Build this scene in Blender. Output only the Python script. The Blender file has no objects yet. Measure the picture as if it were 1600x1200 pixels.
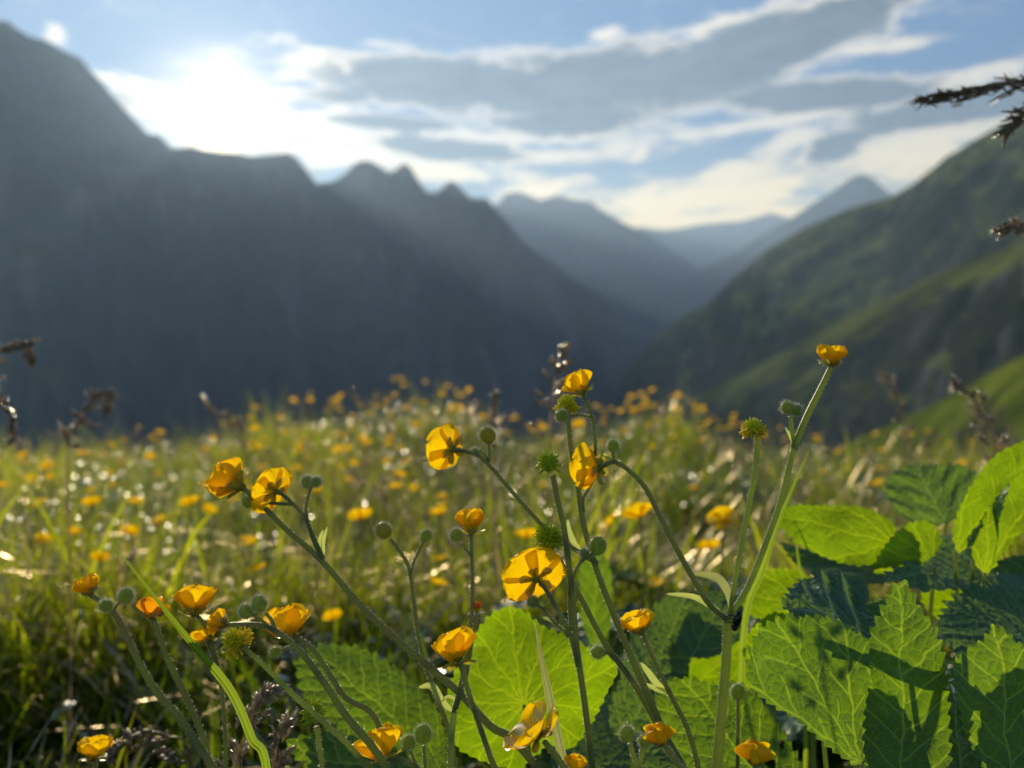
import bpy, math, random
import numpy as np
from mathutils import Vector, Matrix, noise

C = bpy.context.scene
COL = C.collection
R = math.radians

# ------------------------------------------------------------------ camera, light, exposure
H = 0.45                       # camera height over the meadow (m)
LENS, SENS = 27.0, 36.0
K = SENS / LENS
cam_d = bpy.data.cameras.new('camera')
cam = bpy.data.objects.new('camera', cam_d)
COL.objects.link(cam)
cam.location = (0, 0, H)
cam.rotation_euler = (R(90), 0, 0)
cam_d.lens = LENS
cam_d.sensor_width = SENS
cam_d.clip_start = 0.02
cam_d.clip_end = 60000
cam_d.dof.use_dof = True
cam_d.dof.focus_distance = 0.30
cam_d.dof.aperture_fstop = 7.0
C.camera = cam


def P(px, py, d):
    """photo pixel + distance along the view axis -> world point"""
    return Vector(((px - 800) / 1600 * K * d, d, H + (600 - py) / 1600 * K * d))


def px2ang(px, py):
    v = P(px, py, 1.0) - Vector((0, 0, H))
    return math.atan2(v.x, v.y), math.atan2(v.z, math.hypot(v.x, v.y))


SUN_AZ, SUN_EL = px2ang(345, 182)
SUNV = Vector((math.sin(SUN_AZ) * math.cos(SUN_EL), math.cos(SUN_AZ) * math.cos(SUN_EL), math.sin(SUN_EL)))
sl = bpy.data.lights.new('sun', 'SUN')
sl.energy = 5.0
sl.angle = R(0.5)
sl.color = (1.0, 0.85, 0.58)
sun = bpy.data.objects.new('sun', sl)
sun.rotation_euler = (-SUNV).to_track_quat('-Z', 'Y').to_euler()
sun.location = (0, 0, 50)
COL.objects.link(sun)

C.view_settings.view_transform = 'Standard'
C.view_settings.look = 'None'
C.view_settings.exposure = 1.1
C.view_settings.gamma = 1.0
C.render.engine = 'CYCLES'
cy = C.cycles
cy.max_bounces = 7
cy.diffuse_bounces = 3
cy.glossy_bounces = 2
cy.transmission_bounces = 5
cy.volume_bounces = 0
cy.transparent_max_bounces = 6
cy.sample_clamp_indirect = 4
cy.caustics_reflective = False
cy.caustics_refractive = False
cy.use_denoising = True
cy.denoiser = 'OPENIMAGEDENOISE'
cy.use_adaptive_sampling = True
cy.adaptive_threshold = 0.01


# ------------------------------------------------------------------ node helpers
class NT:
    def __init__(s, tree):
        s.t = tree
        s.n = tree.nodes
        s.l = tree.links

    def new(s, typ, **kw):
        n = s.n.new(typ)
        for k, v in kw.items():
            setattr(n, k, v)
        return n

    def put(s, sock, v):
        if v is None:
            return
        if hasattr(v, 'is_output') or isinstance(v, bpy.types.NodeSocket):
            s.l.new(v, sock)
        else:
            sock.default_value = v

    def m(s, op, a, b=None, c=None, clamp=False):
        n = s.new('ShaderNodeMath', operation=op, use_clamp=clamp)
        s.put(n.inputs[0], a)
        s.put(n.inputs[1], b)
        s.put(n.inputs[2], c)
        return n.outputs[0]

    def vm(s, op, a, b=None):
        n = s.new('ShaderNodeVectorMath', operation=op)
        s.put(n.inputs[0], a)
        s.put(n.inputs[1], b)
        return n

    def ss(s, v, a, b, lo=0.0, hi=1.0):
        n = s.new('ShaderNodeMapRange', interpolation_type='SMOOTHSTEP')
        s.put(n.inputs[0], v)
        for i, q in zip((1, 2, 3, 4), (a, b, lo, hi)):
            n.inputs[i].default_value = q
        return n.outputs[0]

    def mix(s, f, a, b, typ='MIX'):
        n = s.new('ShaderNodeMix', data_type='RGBA', blend_type=typ)
        s.put(n.inputs[0], f)
        s.put(n.inputs[6], a)
        s.put(n.inputs[7], b)
        return n.outputs[2]

    def noise(s, vec, scale, detail=4, rough=.55, dist=0.0):
        n = s.new('ShaderNodeTexNoise')
        s.put(n.inputs['Vector'], vec)
        n.inputs['Scale'].default_value = scale
        n.inputs['Detail'].default_value = detail
        n.inputs['Roughness'].default_value = rough
        n.inputs['Distortion'].default_value = dist
        return n.outputs[0]


def col(c):
    return (c[0], c[1], c[2], 1.0)


# ------------------------------------------------------------------ sky and clouds (world)
world = bpy.data.worlds.new('World')
C.world = world
world.use_nodes = True
wt = NT(world.node_tree)
for n in list(wt.n):
    wt.n.remove(n)
sky = wt.new('ShaderNodeTexSky', sky_type='NISHITA')
sky.sun_disc = False
sky.sun_elevation = SUN_EL
sky.sun_rotation = SUN_AZ
sky.altitude = 1800
sky.air_density = 1.0
sky.dust_density = 0.25
sky.ozone_density = 2.0
SKY_STRENGTH = 0.055
geo = wt.new('ShaderNodeNewGeometry')
neg = wt.vm('SCALE', geo.outputs['Incoming'])
neg.inputs[3].default_value = -1.0
D = neg.outputs[0]
sep = wt.new('ShaderNodeSeparateXYZ')
wt.l.new(D, sep.inputs[0])
dx, dy, dz = sep.outputs
az = wt.m('ARCTAN2', dx, dy)
el = wt.m('ARCSINE', dz)
cmb = wt.new('ShaderNodeCombineXYZ')
wt.l.new(az, cmb.inputs[0])
wt.l.new(el, cmb.inputs[1])
AE = cmb.outputs[0]
# wobble the layout so that cloud edges are ragged
strv = wt.vm('MULTIPLY', AE, (1.0, 2.6, 1.0)).outputs[0]
n1 = wt.noise(strv, 12.0, 8, .62, .5)
n2 = wt.noise(wt.vm('ADD', strv, (3.7, 1.3, .5)).outputs[0], 38.0, 7, .65)
n3 = wt.noise(wt.vm('MULTIPLY', AE, (1.0, 5.0, 1.0)).outputs[0], 14.0, 7, .62, .6)


def blob(cx, cy_, rx, ry, tilt=0.0, gain=1.0):
    """soft ellipse of cloud: pixel-sized radii turned to angles on the sky"""
    a, e = px2ang(cx, cy_)
    kx = (px2ang(cx + 10, cy_)[0] - px2ang(cx - 10, cy_)[0]) / 20
    ky = abs(px2ang(cx, cy_ + 10)[1] - px2ang(cx, cy_ - 10)[1]) / 20
    mp = wt.new('ShaderNodeMapping', vector_type='TEXTURE')
    mp.inputs['Location'].default_value = (a, e, 0)
    mp.inputs['Rotation'].default_value = (0, 0, R(tilt))
    mp.inputs['Scale'].default_value = (rx * kx, ry * ky, 1)
    wt.l.new(AE, mp.inputs['Vector'])
    ln = wt.vm('LENGTH', mp.outputs[0]).outputs['Value']
    return wt.m('MULTIPLY', wt.m('SUBTRACT', 1.0, ln), gain)


def fold(lst, op='MAXIMUM'):
    r = lst[0]
    for q in lst[1:]:
        r = wt.m(op, r, q)
    return r


dark = fold([blob(700, 130, 240, 46, -2), blob(930, 130, 300, 60, 3), blob(1150, 95, 260, 62, 12),
             blob(1290, 38, 180, 48, 14), blob(900, 190, 140, 26, 0), blob(1290, 150, 200, 30, -4),
             blob(1520, 165, 260, 30, 2), blob(1305, 228, 60, 26, 8), blob(225, 160, 75, 16, 0),
             blob(520, 150, 70, 14, 2), blob(610, 192, 110, 14, 0), blob(1900, 120, 400, 60, 4),
             blob(-200, 60, 240, 60, 0), blob(700, 235, 130, 20, -4)])
light = fold([blob(540, 105, 130, 30, -8), blob(1125, 38, 90, 22, 8), blob(1050, 52, 36, 14, 0),
              blob(942, 55, 44, 14, 10), blob(1270, 15, 180, 34, 10), blob(1350, 75, 130, 16, -4),
              blob(1520, 118, 200, 22, 6), blob(1180, 195, 420, 13, 3), blob(820, 215, 300, 14, 0),
              blob(1180, 262, 110, 34, 10), blob(1230, 225, 100, 26, 18), blob(1050, 315, 300, 42, 0),
              blob(860, 298, 110, 22, 8), blob(700, 262, 160, 34, -3), blob(590, 240, 180, 30, 8),
              blob(88, 52, 22, 16, 0, .6), blob(220, 140, 90, 22, -8), blob(350, 182, 150, 50, 0, 1.2),
              blob(460, 200, 300, 55, -2), blob(1450, 210, 260, 24, 4), blob(1430, 250, 180, 40, 0),
              blob(1060, 345, 340, 26, 0), blob(0, 55, 40, 22, 0, .6), blob(1000, 238, 26, 14, 20), blob(1160, 300, 200, 36, 6), blob(860, 245, 200, 16, 2), blob(1420, 225, 160, 26, 0)])
nz = wt.m('MULTIPLY', wt.m('SUBTRACT', n1, .5), 1.7)
nz = wt.m('ADD', nz, wt.m('MULTIPLY', wt.m('SUBTRACT', n2, .5), .9))
nzs = wt.m('MULTIPLY', wt.m('SUBTRACT', n3, .5), 1.8)
d_dark = wt.m('ADD', wt.m('ADD', dark, wt.m('MULTIPLY', nz, .55)), wt.m('MULTIPLY', nzs, .75))
d_light = wt.m('ADD', light, wt.m('ADD', nz, nzs))
# high thin streaks over the rest of the sky
generic = wt.m('ADD', wt.m('SUBTRACT', n1, .66), wt.m('MULTIPLY', nzs, .5))
d_light = wt.m('MAXIMUM', d_light, generic)
a_light = wt.m('MULTIPLY', wt.ss(d_light, -.1, .7), .95)
a_rim = wt.m('MULTIPLY', wt.ss(d_dark, -.28, .12), .75)
a_dark = wt.ss(d_dark, -.04, .34)
# closeness to the sun
sd = wt.vm('DOT_PRODUCT', D, tuple(SUNV)).outputs['Value']
ang = wt.m('ARCCOSINE', wt.m('MINIMUM', sd, 1.0))
g_wide = wt.m('POWER', 2.718, wt.m('MULTIPLY', ang, -4.2))
g_mid = wt.m('POWER', 2.718, wt.m('MULTIPLY', ang, -14.0))
g_core = wt.m('POWER', 2.718, wt.m('MULTIPLY', ang, -52.0))
SUNK = dict(wide=.6, mid=.9, core=8.0)
lit = wt.m('ADD', wt.m('ADD', 1.0, wt.m('MULTIPLY', g_wide, SUNK['wide'])), wt.m('MULTIPLY', g_mid, SUNK['mid']))
low = wt.ss(el, R(18), R(10))
CB = 0.50
c_light = wt.mix(low, col((CB * 1.15, CB * 1.0, CB * .78)), col((CB * 2.5, CB * 1.8, CB * .75)))
c_light = wt.vm('SCALE', c_light)
wt.l.new(lit, c_light.inputs[3])
c_light = c_light.outputs[0]
c_dark = wt.mix(wt.ss(wt.m('ADD', wt.m('MULTIPLY', n1, .5), wt.m('MULTIPLY', n3, .5)), .4, .6), col((.004, .014, .035)), col((.035, .055, .09)))
c_dark2 = wt.vm('SCALE', c_dark)
wt.l.new(wt.m('ADD', 1.0, wt.m('MULTIPLY', g_wide, 1.2)), c_dark2.inputs[3])
skyc = wt.vm('SCALE', wt.vm('MULTIPLY', sky.outputs[0], (.40, .85, 1.02)).outputs[0])
skyc.inputs[3].default_value = SKY_STRENGTH
skyc = wt.vm('MINIMUM', skyc.outputs[0], (.012, .08, .22))
aur = wt.vm('SCALE', (.11, .16, .20))
wt.l.new(wt.m('POWER', 2.718, wt.m('MULTIPLY', ang, -5.0)), aur.inputs[3])
skyc = wt.vm('ADD', skyc.outputs[0], aur.outputs[0])
haz = wt.ss(el, R(19), R(6))
base = wt.mix(wt.m('MULTIPLY', haz, .9), skyc.outputs[0], col((.40, .50, .40)))
c = wt.mix(a_light, base, c_light)
c = wt.mix(a_rim, c, c_light)
c = wt.mix(wt.m('MULTIPLY', a_dark, wt.ss(ang, .03, .16)), c, c_dark2.outputs[0])
glow = wt.m('ADD', wt.m('MULTIPLY', wt.m('MULTIPLY', g_core, wt.ss(n1, .2, .7, .4, 1.5)), SUNK['core']), wt.m('MULTIPLY', g_mid, .3))
gc = wt.vm('SCALE', (1.0, .80, .46))
wt.l.new(glow, gc.inputs[3])
c = wt.mix(1.0, c, gc.outputs[0], 'ADD')
bg = wt.new('ShaderNodeBackground')
wt.l.new(c, bg.inputs[0])
bg.inputs[1].default_value = 1.0
wo = wt.new('ShaderNodeOutputWorld')
wt.l.new(bg.outputs[0], wo.inputs[0])
world.cycles.sampling_method = 'MANUAL'
world.cycles.sample_map_resolution = 1024


# ------------------------------------------------------------------ materials
def new_mat(name):
    m = bpy.data.materials.new(name)
    m.use_nodes = True
    t = NT(m.node_tree)
    for n in list(t.n):
        t.n.remove(n)
    o = t.new('ShaderNodeOutputMaterial')
    return m, t, o


def thin(name, dcol, tcol, gloss=.06, rough=.35, tfac=.5, build=None, bump=None):
    """a thin sheet: diffuse + translucent + a little gloss. build(t) may return colour sockets and a bump height."""
    m, t, o = new_mat(name)
    dc, tc, hgt = col(dcol), col(tcol), None
    if build:
        dc, tc, hgt = build(t, dcol, tcol)
    df = t.new('ShaderNodeBsdfDiffuse')
    tr = t.new('ShaderNodeBsdfTranslucent')
    gl = t.new('ShaderNodeBsdfGlossy')
    gl.inputs['Roughness'].default_value = rough
    t.put(df.inputs[0], dc)
    t.put(tr.inputs[0], tc)
    if hgt is not None:
        b = t.new('ShaderNodeBump')
        b.inputs['Strength'].default_value = bump[0]
        b.inputs['Distance'].default_value = bump[1]
        t.l.new(hgt, b.inputs['Height'])
        for n in (df, tr, gl):
            t.l.new(b.outputs[0], n.inputs['Normal'])
    m1 = t.new('ShaderNodeMixShader')
    m1.inputs[0].default_value = tfac
    t.l.new(df.outputs[0], m1.inputs[1])
    t.l.new(tr.outputs[0], m1.inputs[2])
    fr = t.new('ShaderNodeFresnel')
    fr.inputs[0].default_value = 1.4
    m2 = t.new('ShaderNodeMixShader')
    t.l.new(t.m('MULTIPLY', fr.outputs[0], gloss * 10, clamp=True), m2.inputs[0])
    t.l.new(m1.outputs[0], m2.inputs[1])
    t.l.new(gl.outputs[0], m2.inputs[2])
    t.l.new(m2.outputs[0], o.inputs[0])
    return m


def obj_noise_cols(scale, amt, second=None):
    def f(t, d, tr):
        tc = t.new('ShaderNodeTexCoord')
        n = t.noise(tc.outputs['Object'], scale, 4)
        k = t.ss(n, .3, .7)
        d2 = second[0] if second else tuple(x * (1 - amt) for x in d)
        t2 = second[1] if second else tuple(x * (1 - amt) for x in tr)
        return t.mix(k, col(d), col(d2)), t.mix(k, col(tr), col(t2)), n
    return f


def leaf_build(palm, vein_gain=1.0, spacing=.011):
    """venation from the leaf's own coordinates (UV in metres: u along the midrib from its foot, v across)."""
    def f(t, d, tr):
        uv = t.new('ShaderNodeUVMap')
        uv.uv_map = 'leaf'
        nz = t.new('ShaderNodeTexNoise')
        t.l.new(uv.outputs[0], nz.inputs['Vector'])
        nz.inputs['Scale'].default_value = 70
        nz.inputs['Detail'].default_value = 2
        off = t.vm('SCALE', t.vm('SUBTRACT', nz.outputs['Color'], (.5, .5, .5)).outputs[0])
        off.inputs[3].default_value = .006
        q = t.vm('ADD', uv.outputs[0], off.outputs[0]).outputs[0]
        s = t.new('ShaderNodeSeparateXYZ')
        t.l.new(q, s.inputs[0])
        u, v = s.outputs[0], s.outputs[1]
        av = t.m('ABSOLUTE', v)
        if palm:
            th = t.m('ARCTAN2', v, u)
            r = t.m('SQRT', t.m('ADD', t.m('MULTIPLY', u, u), t.m('MULTIPLY', v, v)))
            st = R(26)
            k = t.m('DIVIDE', th, st)
            fr = t.m('ABSOLUTE', t.m('SUBTRACT', k, t.m('ROUND', k)))
            d0 = t.m('MULTIPLY', t.m('MULTIPLY', fr, st), r)
            # laterals leaving each main vein
            qq = t.m('DIVIDE', t.m('SUBTRACT', r, t.m('MULTIPLY', d0, 1.3)), spacing * 1.1)
            qq = t.m('ADD', qq, t.m('MULTIPLY', t.m('SIGN', t.m('SUBTRACT', k, t.m('ROUND', k))), .25))
            d1 = t.m('MULTIPLY', t.m('ABSOLUTE', t.m('SUBTRACT', qq, t.m('ROUND', qq))), spacing * .6)
        else:
            d0 = av
            bend = t.m('MULTIPLY', t.m('POWER', av, 1.15), 1.75)
            qq = t.m('DIVIDE', t.m('SUBTRACT', u, bend), spacing)
            qq = t.m('ADD', qq, t.m('MULTIPLY', t.m('SIGN', v), .22))
            d1 = t.m('MULTIPLY', t.m('ABSOLUTE', t.m('SUBTRACT', qq, t.m('ROUND', qq))), spacing * .68)
        vo = t.new('ShaderNodeTexVoronoi', feature='DISTANCE_TO_EDGE')
        t.l.new(q, vo.inputs['Vector'])
        vo.inputs['Scale'].default_value = 235
        vo2 = t.new('ShaderNodeTexVoronoi', feature='DISTANCE_TO_EDGE')
        t.l.new(q, vo2.inputs['Vector'])
        vo2.inputs['Scale'].default_value = 800
        w0 = t.ss(d0, .0007, .00025)
        w1 = t.ss(d1, .00055, .00015)
        w2 = t.ss(vo.outputs[0], .06, .01)
        w3 = t.ss(vo2.outputs[0], .12, .03)
        vein = t.m('MAXIMUM', t.m('MAXIMUM', w0, t.m('MULTIPLY', w1, .85)),
                   t.m('MAXIMUM', t.m('MULTIPLY', w2, .42), t.m('MULTIPLY', w3, .16)))
        blot = t.noise(uv.outputs[0], 45, 4)
        fine = t.noise(uv.outputs[0], 900, 2)
        dk = tuple(x * .6 for x in tr)
        tc = t.mix(t.ss(blot, .35, .7), col(tr), col(dk))
        tc = t.mix(t.m('MULTIPLY', t.ss(fine, .35, .75), .35), tc, col(dk))
        tc = t.mix(t.m('MULTIPLY', vein, .8 * vein_gain), tc, col((min(1, tr[0] * 2.3), min(1, tr[1] * 1.75), tr[2] * 3)))
        dc = t.mix(t.m('MULTIPLY', vein, .7 * vein_gain), col(d), col((d[0] * 2.4, d[1] * 1.9, d[2] * 1.9)))
        sp = t.ss(t.noise(uv.outputs[0], 130, 2, .4), .735, .775)
        tc = t.mix(sp, tc, col((.16, .07, .01)))
        dc = t.mix(sp, dc, col((.07, .04, .015)))
        # blade bulges between the veins
        e1 = t.ss(d1, 0, .0035)
        e0 = t.ss(d0, 0, .004)
        e2 = t.ss(vo.outputs[0], 0, .35)
        h = t.m('ADD', t.m('MULTIPLY', t.m('MINIMUM', e1, e0), .6), t.m('MULTIPLY', e2, .5))
        return dc, tc, h
    return f


M = {}
M['petal'] = thin('petal_yellow', (.92, .60, .008), (1.0, .67, .004), .02, .4, .62,
                  obj_noise_cols(160, .2, ((.92, .62, .01), (1.0, .58, .003))), (.1, .0006))
M['petal_pale'] = thin('petal_pale_yellow', (.82, .55, .06), (1.0, .58, .02), .06, .3, .55)
M['petal_old'] = thin('petal_withered_orange', (.55, .18, .02), (.8, .22, .01), .02, .5, .5)
M['petal_orange'] = thin('petal_orange', (.85, .38, .01), (1.0, .42, .004), .02, .4, .6)
M['sepal'] = thin('sepal_green_yellow', (.30, .30, .03), (.55, .50, .03), .04, .4, .5)
M['stamen'] = thin('stamen_yellow', (.95, .72, .03), (1.0, .85, .04), .04, .3, .45)
M['pistil'] = thin('pistil_green', (.26, .36, .03), (.5, .6, .04), .06, .3, .35)
M['stem'] = thin('stem_green', (.15, .20, .07), (.55, .62, .16), .04, .4, .45,
                 obj_noise_cols(60, .3, ((.17, .17, .09), (.50, .50, .2))), (.2, .0005))
M['stem_light'] = thin('stem_pale_green', (.22, .30, .08), (.75, .85, .2), .04, .4, .5,
                       obj_noise_cols(90, .3, ((.20, .24, .09), (.6, .66, .2))), (.2, .0005))
M['bud'] = thin('bud_green', (.22, .31, .05), (.75, .85, .12), .03, .5, .5,
                obj_noise_cols(300, .35), (.3, .0006))
M['achene'] = thin('achene_green', (.34, .44, .02), (.95, 1.0, .05), .04, .3, .4)
M['achene_yellow'] = thin('achene_yellow_green', (.75, .72, .03), (1.0, .95, .04), .04, .3, .4)
M['hair'] = thin('hair_white', (.85, .85, .68), (1, 1, .8), .05, .4, .6)
M['leaf'] = thin('leaf_serrated', (.07, .14, .06), (.22, .40, .004), .03, .42, .5, leaf_build(False), (.55, .0016))
M['leaf_palm'] = thin('leaf_palmate', (.065, .13, .055), (.19, .36, .004), .03, .42, .5, leaf_build(True, 1.0, .013), (.55, .0016))
M['leaf_soft'] = thin('leaf_large_round', (.07, .13, .02), (.36, .60, .004), .02, .5, .58, leaf_build(True, .5, .016), (.3, .0014))
M['leaf_dark'] = thin('leaf_blue_green', (.07, .15, .085), (.20, .36, .02), .05, .38, .42, leaf_build(False), (.7, .002))
M['blade'] = thin('grass_blade_bright', (.10, .17, .02), (.45, .62, .04), .05, .35, .5)
M['beetle'] = thin('beetle_black', (.006, .005, .008), (.0, .0, .0), .12, .2, .0)
M['straw'] = thin('dry_spikelet', (.50, .38, .28), (1.0, .78, .56), .08, .25, .6,
                  obj_noise_cols(120, .5), (.1, .0005))
M['awn'] = thin('pale_awn', (.7, .58, .44), (1, .85, .65), .08, .3, .5)
M['straw_dark'] = thin('dark_spikelet', (.20, .15, .10), (.6, .42, .26), .04, .35, .3)


def grass_mat():
    m, t, o = new_mat('grass_blades')
    at = t.new('ShaderNodeAttribute', attribute_name='tint')
    at2 = t.new('ShaderNodeAttribute', attribute_name='dry')
    g1 = t.mix(at.outputs['Fac'], col((.030, .055, .010)), col((.12, .14, .014)))
    g1 = t.mix(at2.outputs['Fac'], g1, col((.22, .15, .08)))
    g2 = t.mix(at.outputs['Fac'], col((.13, .21, .006)), col((.68, .72, .010)))
    g2 = t.mix(at2.outputs['Fac'], g2, col((.50, .36, .17)))
    df = t.new('ShaderNodeBsdfDiffuse')
    tr = t.new('ShaderNodeBsdfTranslucent')
    gl = t.new('ShaderNodeBsdfGlossy')
    gl.inputs['Roughness'].default_value = .3
    gl.inputs[0].default_value = (.75, .62, .45, 1)
    t.l.new(g1, df.inputs[0])
    t.l.new(g2, tr.inputs[0])
    m1 = t.new('ShaderNodeMixShader')
    m1.inputs[0].default_value = .6
    t.l.new(df.outputs[0], m1.inputs[1])
    t.l.new(tr.outputs[0], m1.inputs[2])
    fr = t.new('ShaderNodeFresnel')
    fr.inputs[0].default_value = 1.42
    m2 = t.new('ShaderNodeMixShader')
    t.l.new(t.m('MULTIPLY', fr.outputs[0], .28), m2.inputs[0])
    t.l.new(m1.outputs[0], m2.inputs[1])
    t.l.new(gl.outputs[0], m2.inputs[2])
    t.l.new(m2.outputs[0], o.inputs[0])
    return m


M['grass'] = grass_mat()


def rock_mat(name, c1, c2, c3, scale, zgreen=None):
    m, t, o = new_mat(name)
    g = t.new('ShaderNodeNewGeometry')
    tc = g.outputs['Position']
    n = t.noise(tc, scale, 8, .6)
    n2 = t.noise(t.vm('MULTIPLY', tc, (1, 1, .25)).outputs[0], scale * 4.5, 7, .65)
    k = t.mix(t.ss(n, .38, .6), col(c1), col(c2))
    k = t.mix(t.ss(n2, .52, .7), k, col(c3))
    if zgreen:
        sp = t.new('ShaderNodeSeparateXYZ')
        t.l.new(g.outputs['Normal'], sp.inputs[0])
        up = t.m('ADD', sp.outputs[2], t.m('MULTIPLY', t.m('SUBTRACT', n2, .5), .5))
        k = t.mix(t.ss(up, zgreen[0], zgreen[1]), k, t.mix(t.ss(n2, .35, .65), col(zgreen[2]), col(zgreen[3])))
    b = t.new('ShaderNodeBsdfDiffuse')
    t.l.new(k, b.inputs[0])
    b.inputs['Roughness'].default_value = .8
    t.l.new(b.outputs[0], o.inputs[0])
    return m


# ------------------------------------------------------------------ mesh helpers
class MB:
    def __init__(s):
        s.v, s.f, s.mi, s.uv = [], [], [], None

    def add(s, vs, fs, mi=0):
        o = len(s.v)
        s.v += [tuple(q) for q in vs]
        s.f += [tuple(i + o for i in f) for f in fs]
        s.mi += [mi] * len(fs)

    def build(s, name, mats, parent=None, origin=None, smooth=True):
        me = bpy.data.meshes.new(name)
        o0 = Vector(origin) if origin is not None else Vector((0, 0, 0))
        me.from_pydata([(a - o0.x, b - o0.y, c - o0.z) for a, b, c in s.v], [], s.f)
        for m in (mats if isinstance(mats, (list, tuple)) else [mats]):
            me.materials.append(m)
        me.polygons.foreach_set('material_index', s.mi)
        if smooth:
            me.polygons.foreach_set('use_smooth', [True] * len(s.f))
        me.update()
        ob = bpy.data.objects.new(name, me)
        COL.objects.link(ob)
        ob.location = o0
        if parent is not None:
            ob.parent = parent
            ob.location = o0 - Vector(parent.location)
        return ob


def thing(name, label, cat, loc, group=None):
    o = bpy.data.objects.new(name, None)
    o.empty_display_size = .02
    COL.objects.link(o)
    o.location = loc
    tag(o, label, cat, group)
    return o


def tag(o, label=None, cat=None, group=None, kind=None):
    if label: o['label'] = label
    if cat: o['category'] = cat
    if group: o['group'] = group
    if kind: o['kind'] = kind
    return o


def catmull(pts, rad, sub=6):
    out, ro = [], []
    n = len(pts)
    for i in range(n - 1):
        p0, p1, p2, p3 = pts[max(i - 1, 0)], pts[i], pts[i + 1], pts[min(i + 2, n - 1)]
        for k in range(sub):
            t = k / sub
            out.append(.5 * ((2 * p1) + (p2 - p0) * t + (2 * p0 - 5 * p1 + 4 * p2 - p3) * t * t + (3 * p1 - p0 - 3 * p2 + p3) * t ** 3))
            ro.append(rad[i] + (rad[i + 1] - rad[i]) * t)
    out.append(pts[-1])
    ro.append(rad[-1])
    return out, ro


def frame(d):
    d = d.normalized()
    a = Vector((0, 0, 1)) if abs(d.z) < .9 else Vector((1, 0, 0))
    x = d.cross(a).normalized()
    return x, d.cross(x).normalized()


def tube(mb, pts, rad, n=8, mi=0, sub=6, smooth=True, cap=True):
    if smooth and len(pts) > 2:
        pts, rad = catmull(pts, rad, sub)
    vs, fs = [], []
    x, y = frame(pts[1] - pts[0])
    for i, p in enumerate(pts):
        d = (pts[min(i + 1, len(pts) - 1)] - pts[max(i - 1, 0)])
        if d.length > 1e-9:
            d.normalize()
            x = (x - d * x.dot(d)).normalized()
            y = d.cross(x)
        for k in range(n):
            a = 2 * math.pi * k / n
            vs.append(p + (x * math.cos(a) + y * math.sin(a)) * rad[i])
    for i in range(len(pts) - 1):
        for k in range(n):
            a, b = i * n + k, i * n + (k + 1) % n
            fs.append((a, b, b + n, a + n))
    if cap:
        fs.append(tuple(range(n - 1, -1, -1)))
        fs.append(tuple(range((len(pts) - 1) * n, len(pts) * n)))
    mb.add(vs, fs, mi)
    return pts, rad


def hair(mb, p, d, L, w, rng, mi):
    s = Vector((rng.uniform(-1, 1), rng.uniform(-1, 1), rng.uniform(-1, 1))).cross(d)
    if s.length < 1e-6:
        return
    s.normalize()
    tip = p + d * L
    t2 = d.cross(s) * w
    mb.add([p - s * w, p + s * w, p + t2, tip], [(0, 1, 3), (1, 2, 3), (2, 0, 3)], mi)


def hairs_on(mb, pts, rad, rng, dens=2600, L=.0007, mi=1):
    for i in range(len(pts) - 1):
        a, b = pts[i], pts[i + 1]
        seg = (b - a).length
        x, y = frame(b - a)
        for _ in range(int(seg * dens + rng.random())):
            t = rng.random()
            th = rng.uniform(0, 6.283)
            n = x * math.cos(th) + y * math.sin(th)
            r = rad[i] + (rad[i + 1] - rad[i]) * t
            hair(mb, a + (b - a) * t + n * r * .95, (n + Vector((0, 0, .25))).normalized(), L * rng.uniform(.6, 1.6), .0001, rng, mi)


def ellipsoid(mb, c, ax, rl, rw, mi=0, nu=8, nv=6, flat=1.0):
    x, y = frame(ax)
    ax = ax.normalized()
    vs, fs = [c - ax * rl], []
    for j in range(1, nv):
        ph = math.pi * j / nv
        for i in range(nu):
            th = 2 * math.pi * i / nu
            vs.append(c - ax * rl * math.cos(ph) + (x * math.cos(th) + y * math.sin(th) * flat) * rw * math.sin(ph))
    vs.append(c + ax * rl)
    for i in range(nu):
        fs.append((0, 1 + (i + 1) % nu, 1 + i))
        for j in range(nv - 2):
            a, b = 1 + j * nu + i, 1 + j * nu + (i + 1) % nu
            fs.append((a, b, b + nu, a + nu))
        l = 1 + (nv - 2) * nu
        fs.append((l + i, l + (i + 1) % nu, len(vs) - 1))
    mb.add(vs, fs, mi)


PXM = K / 1600          # metres per pixel per metre of distance


# ------------------------------------------------------------------ terrain heights
def lerp_tab(tab, x):
    if x <= tab[0][0]: return tab[0][1]
    for (a, b), (c_, d) in zip(tab, tab[1:]):
        if x <= c_:
            t = (x - a) / (c_ - a)
            return b + (d - b) * t
    return tab[-1][1]


SILL = [(-800, 712), (0, 706), (200, 700), (300, 694), (380, 672), (480, 656), (560, 648), (640, 634), (720, 640), (765, 664),
        (800, 690), (840, 694), (900, 684), (950, 664), (1000, 644), (1060, 650), (1110, 684), (1200, 702), (1400, 712), (1600, 700), (2400, 690)]
GRASS_TOP = .20
EDGE = 3.4


def edge_rise(px):
    return H - GRASS_TOP - (lerp_tab(SILL, px) - 600) / 1200 * EDGE


def gz(x, y):
    r = math.hypot(x, y)
    if y <= 0.01:
        px = 800 + (3000 if x > 0 else -3000)
    else:
        px = 800 + 1200 * x / max(y, .01)
    px = max(-800, min(2400, px))
    e = edge_rise(px)
    t = max(0, min(1, (y - 1.3) / (EDGE - 1.3)))
    t = t * t * (3 - 2 * t)
    z = e * t + .02 * noise.noise(Vector((x * 2, y * 2, .3))) * min(1, r)
    if y > EDGE:
        k = y - EDGE
        z -= .5 * k - .5 * .8 * (1 - math.exp(-k / .8)) + 0.0
    if y < 0:
        z += 0.0
    far = max(0, z + 950)
    return max(z, -900 + 20 * noise.noise(Vector((x * .001, y * .001, 0))))


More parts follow.
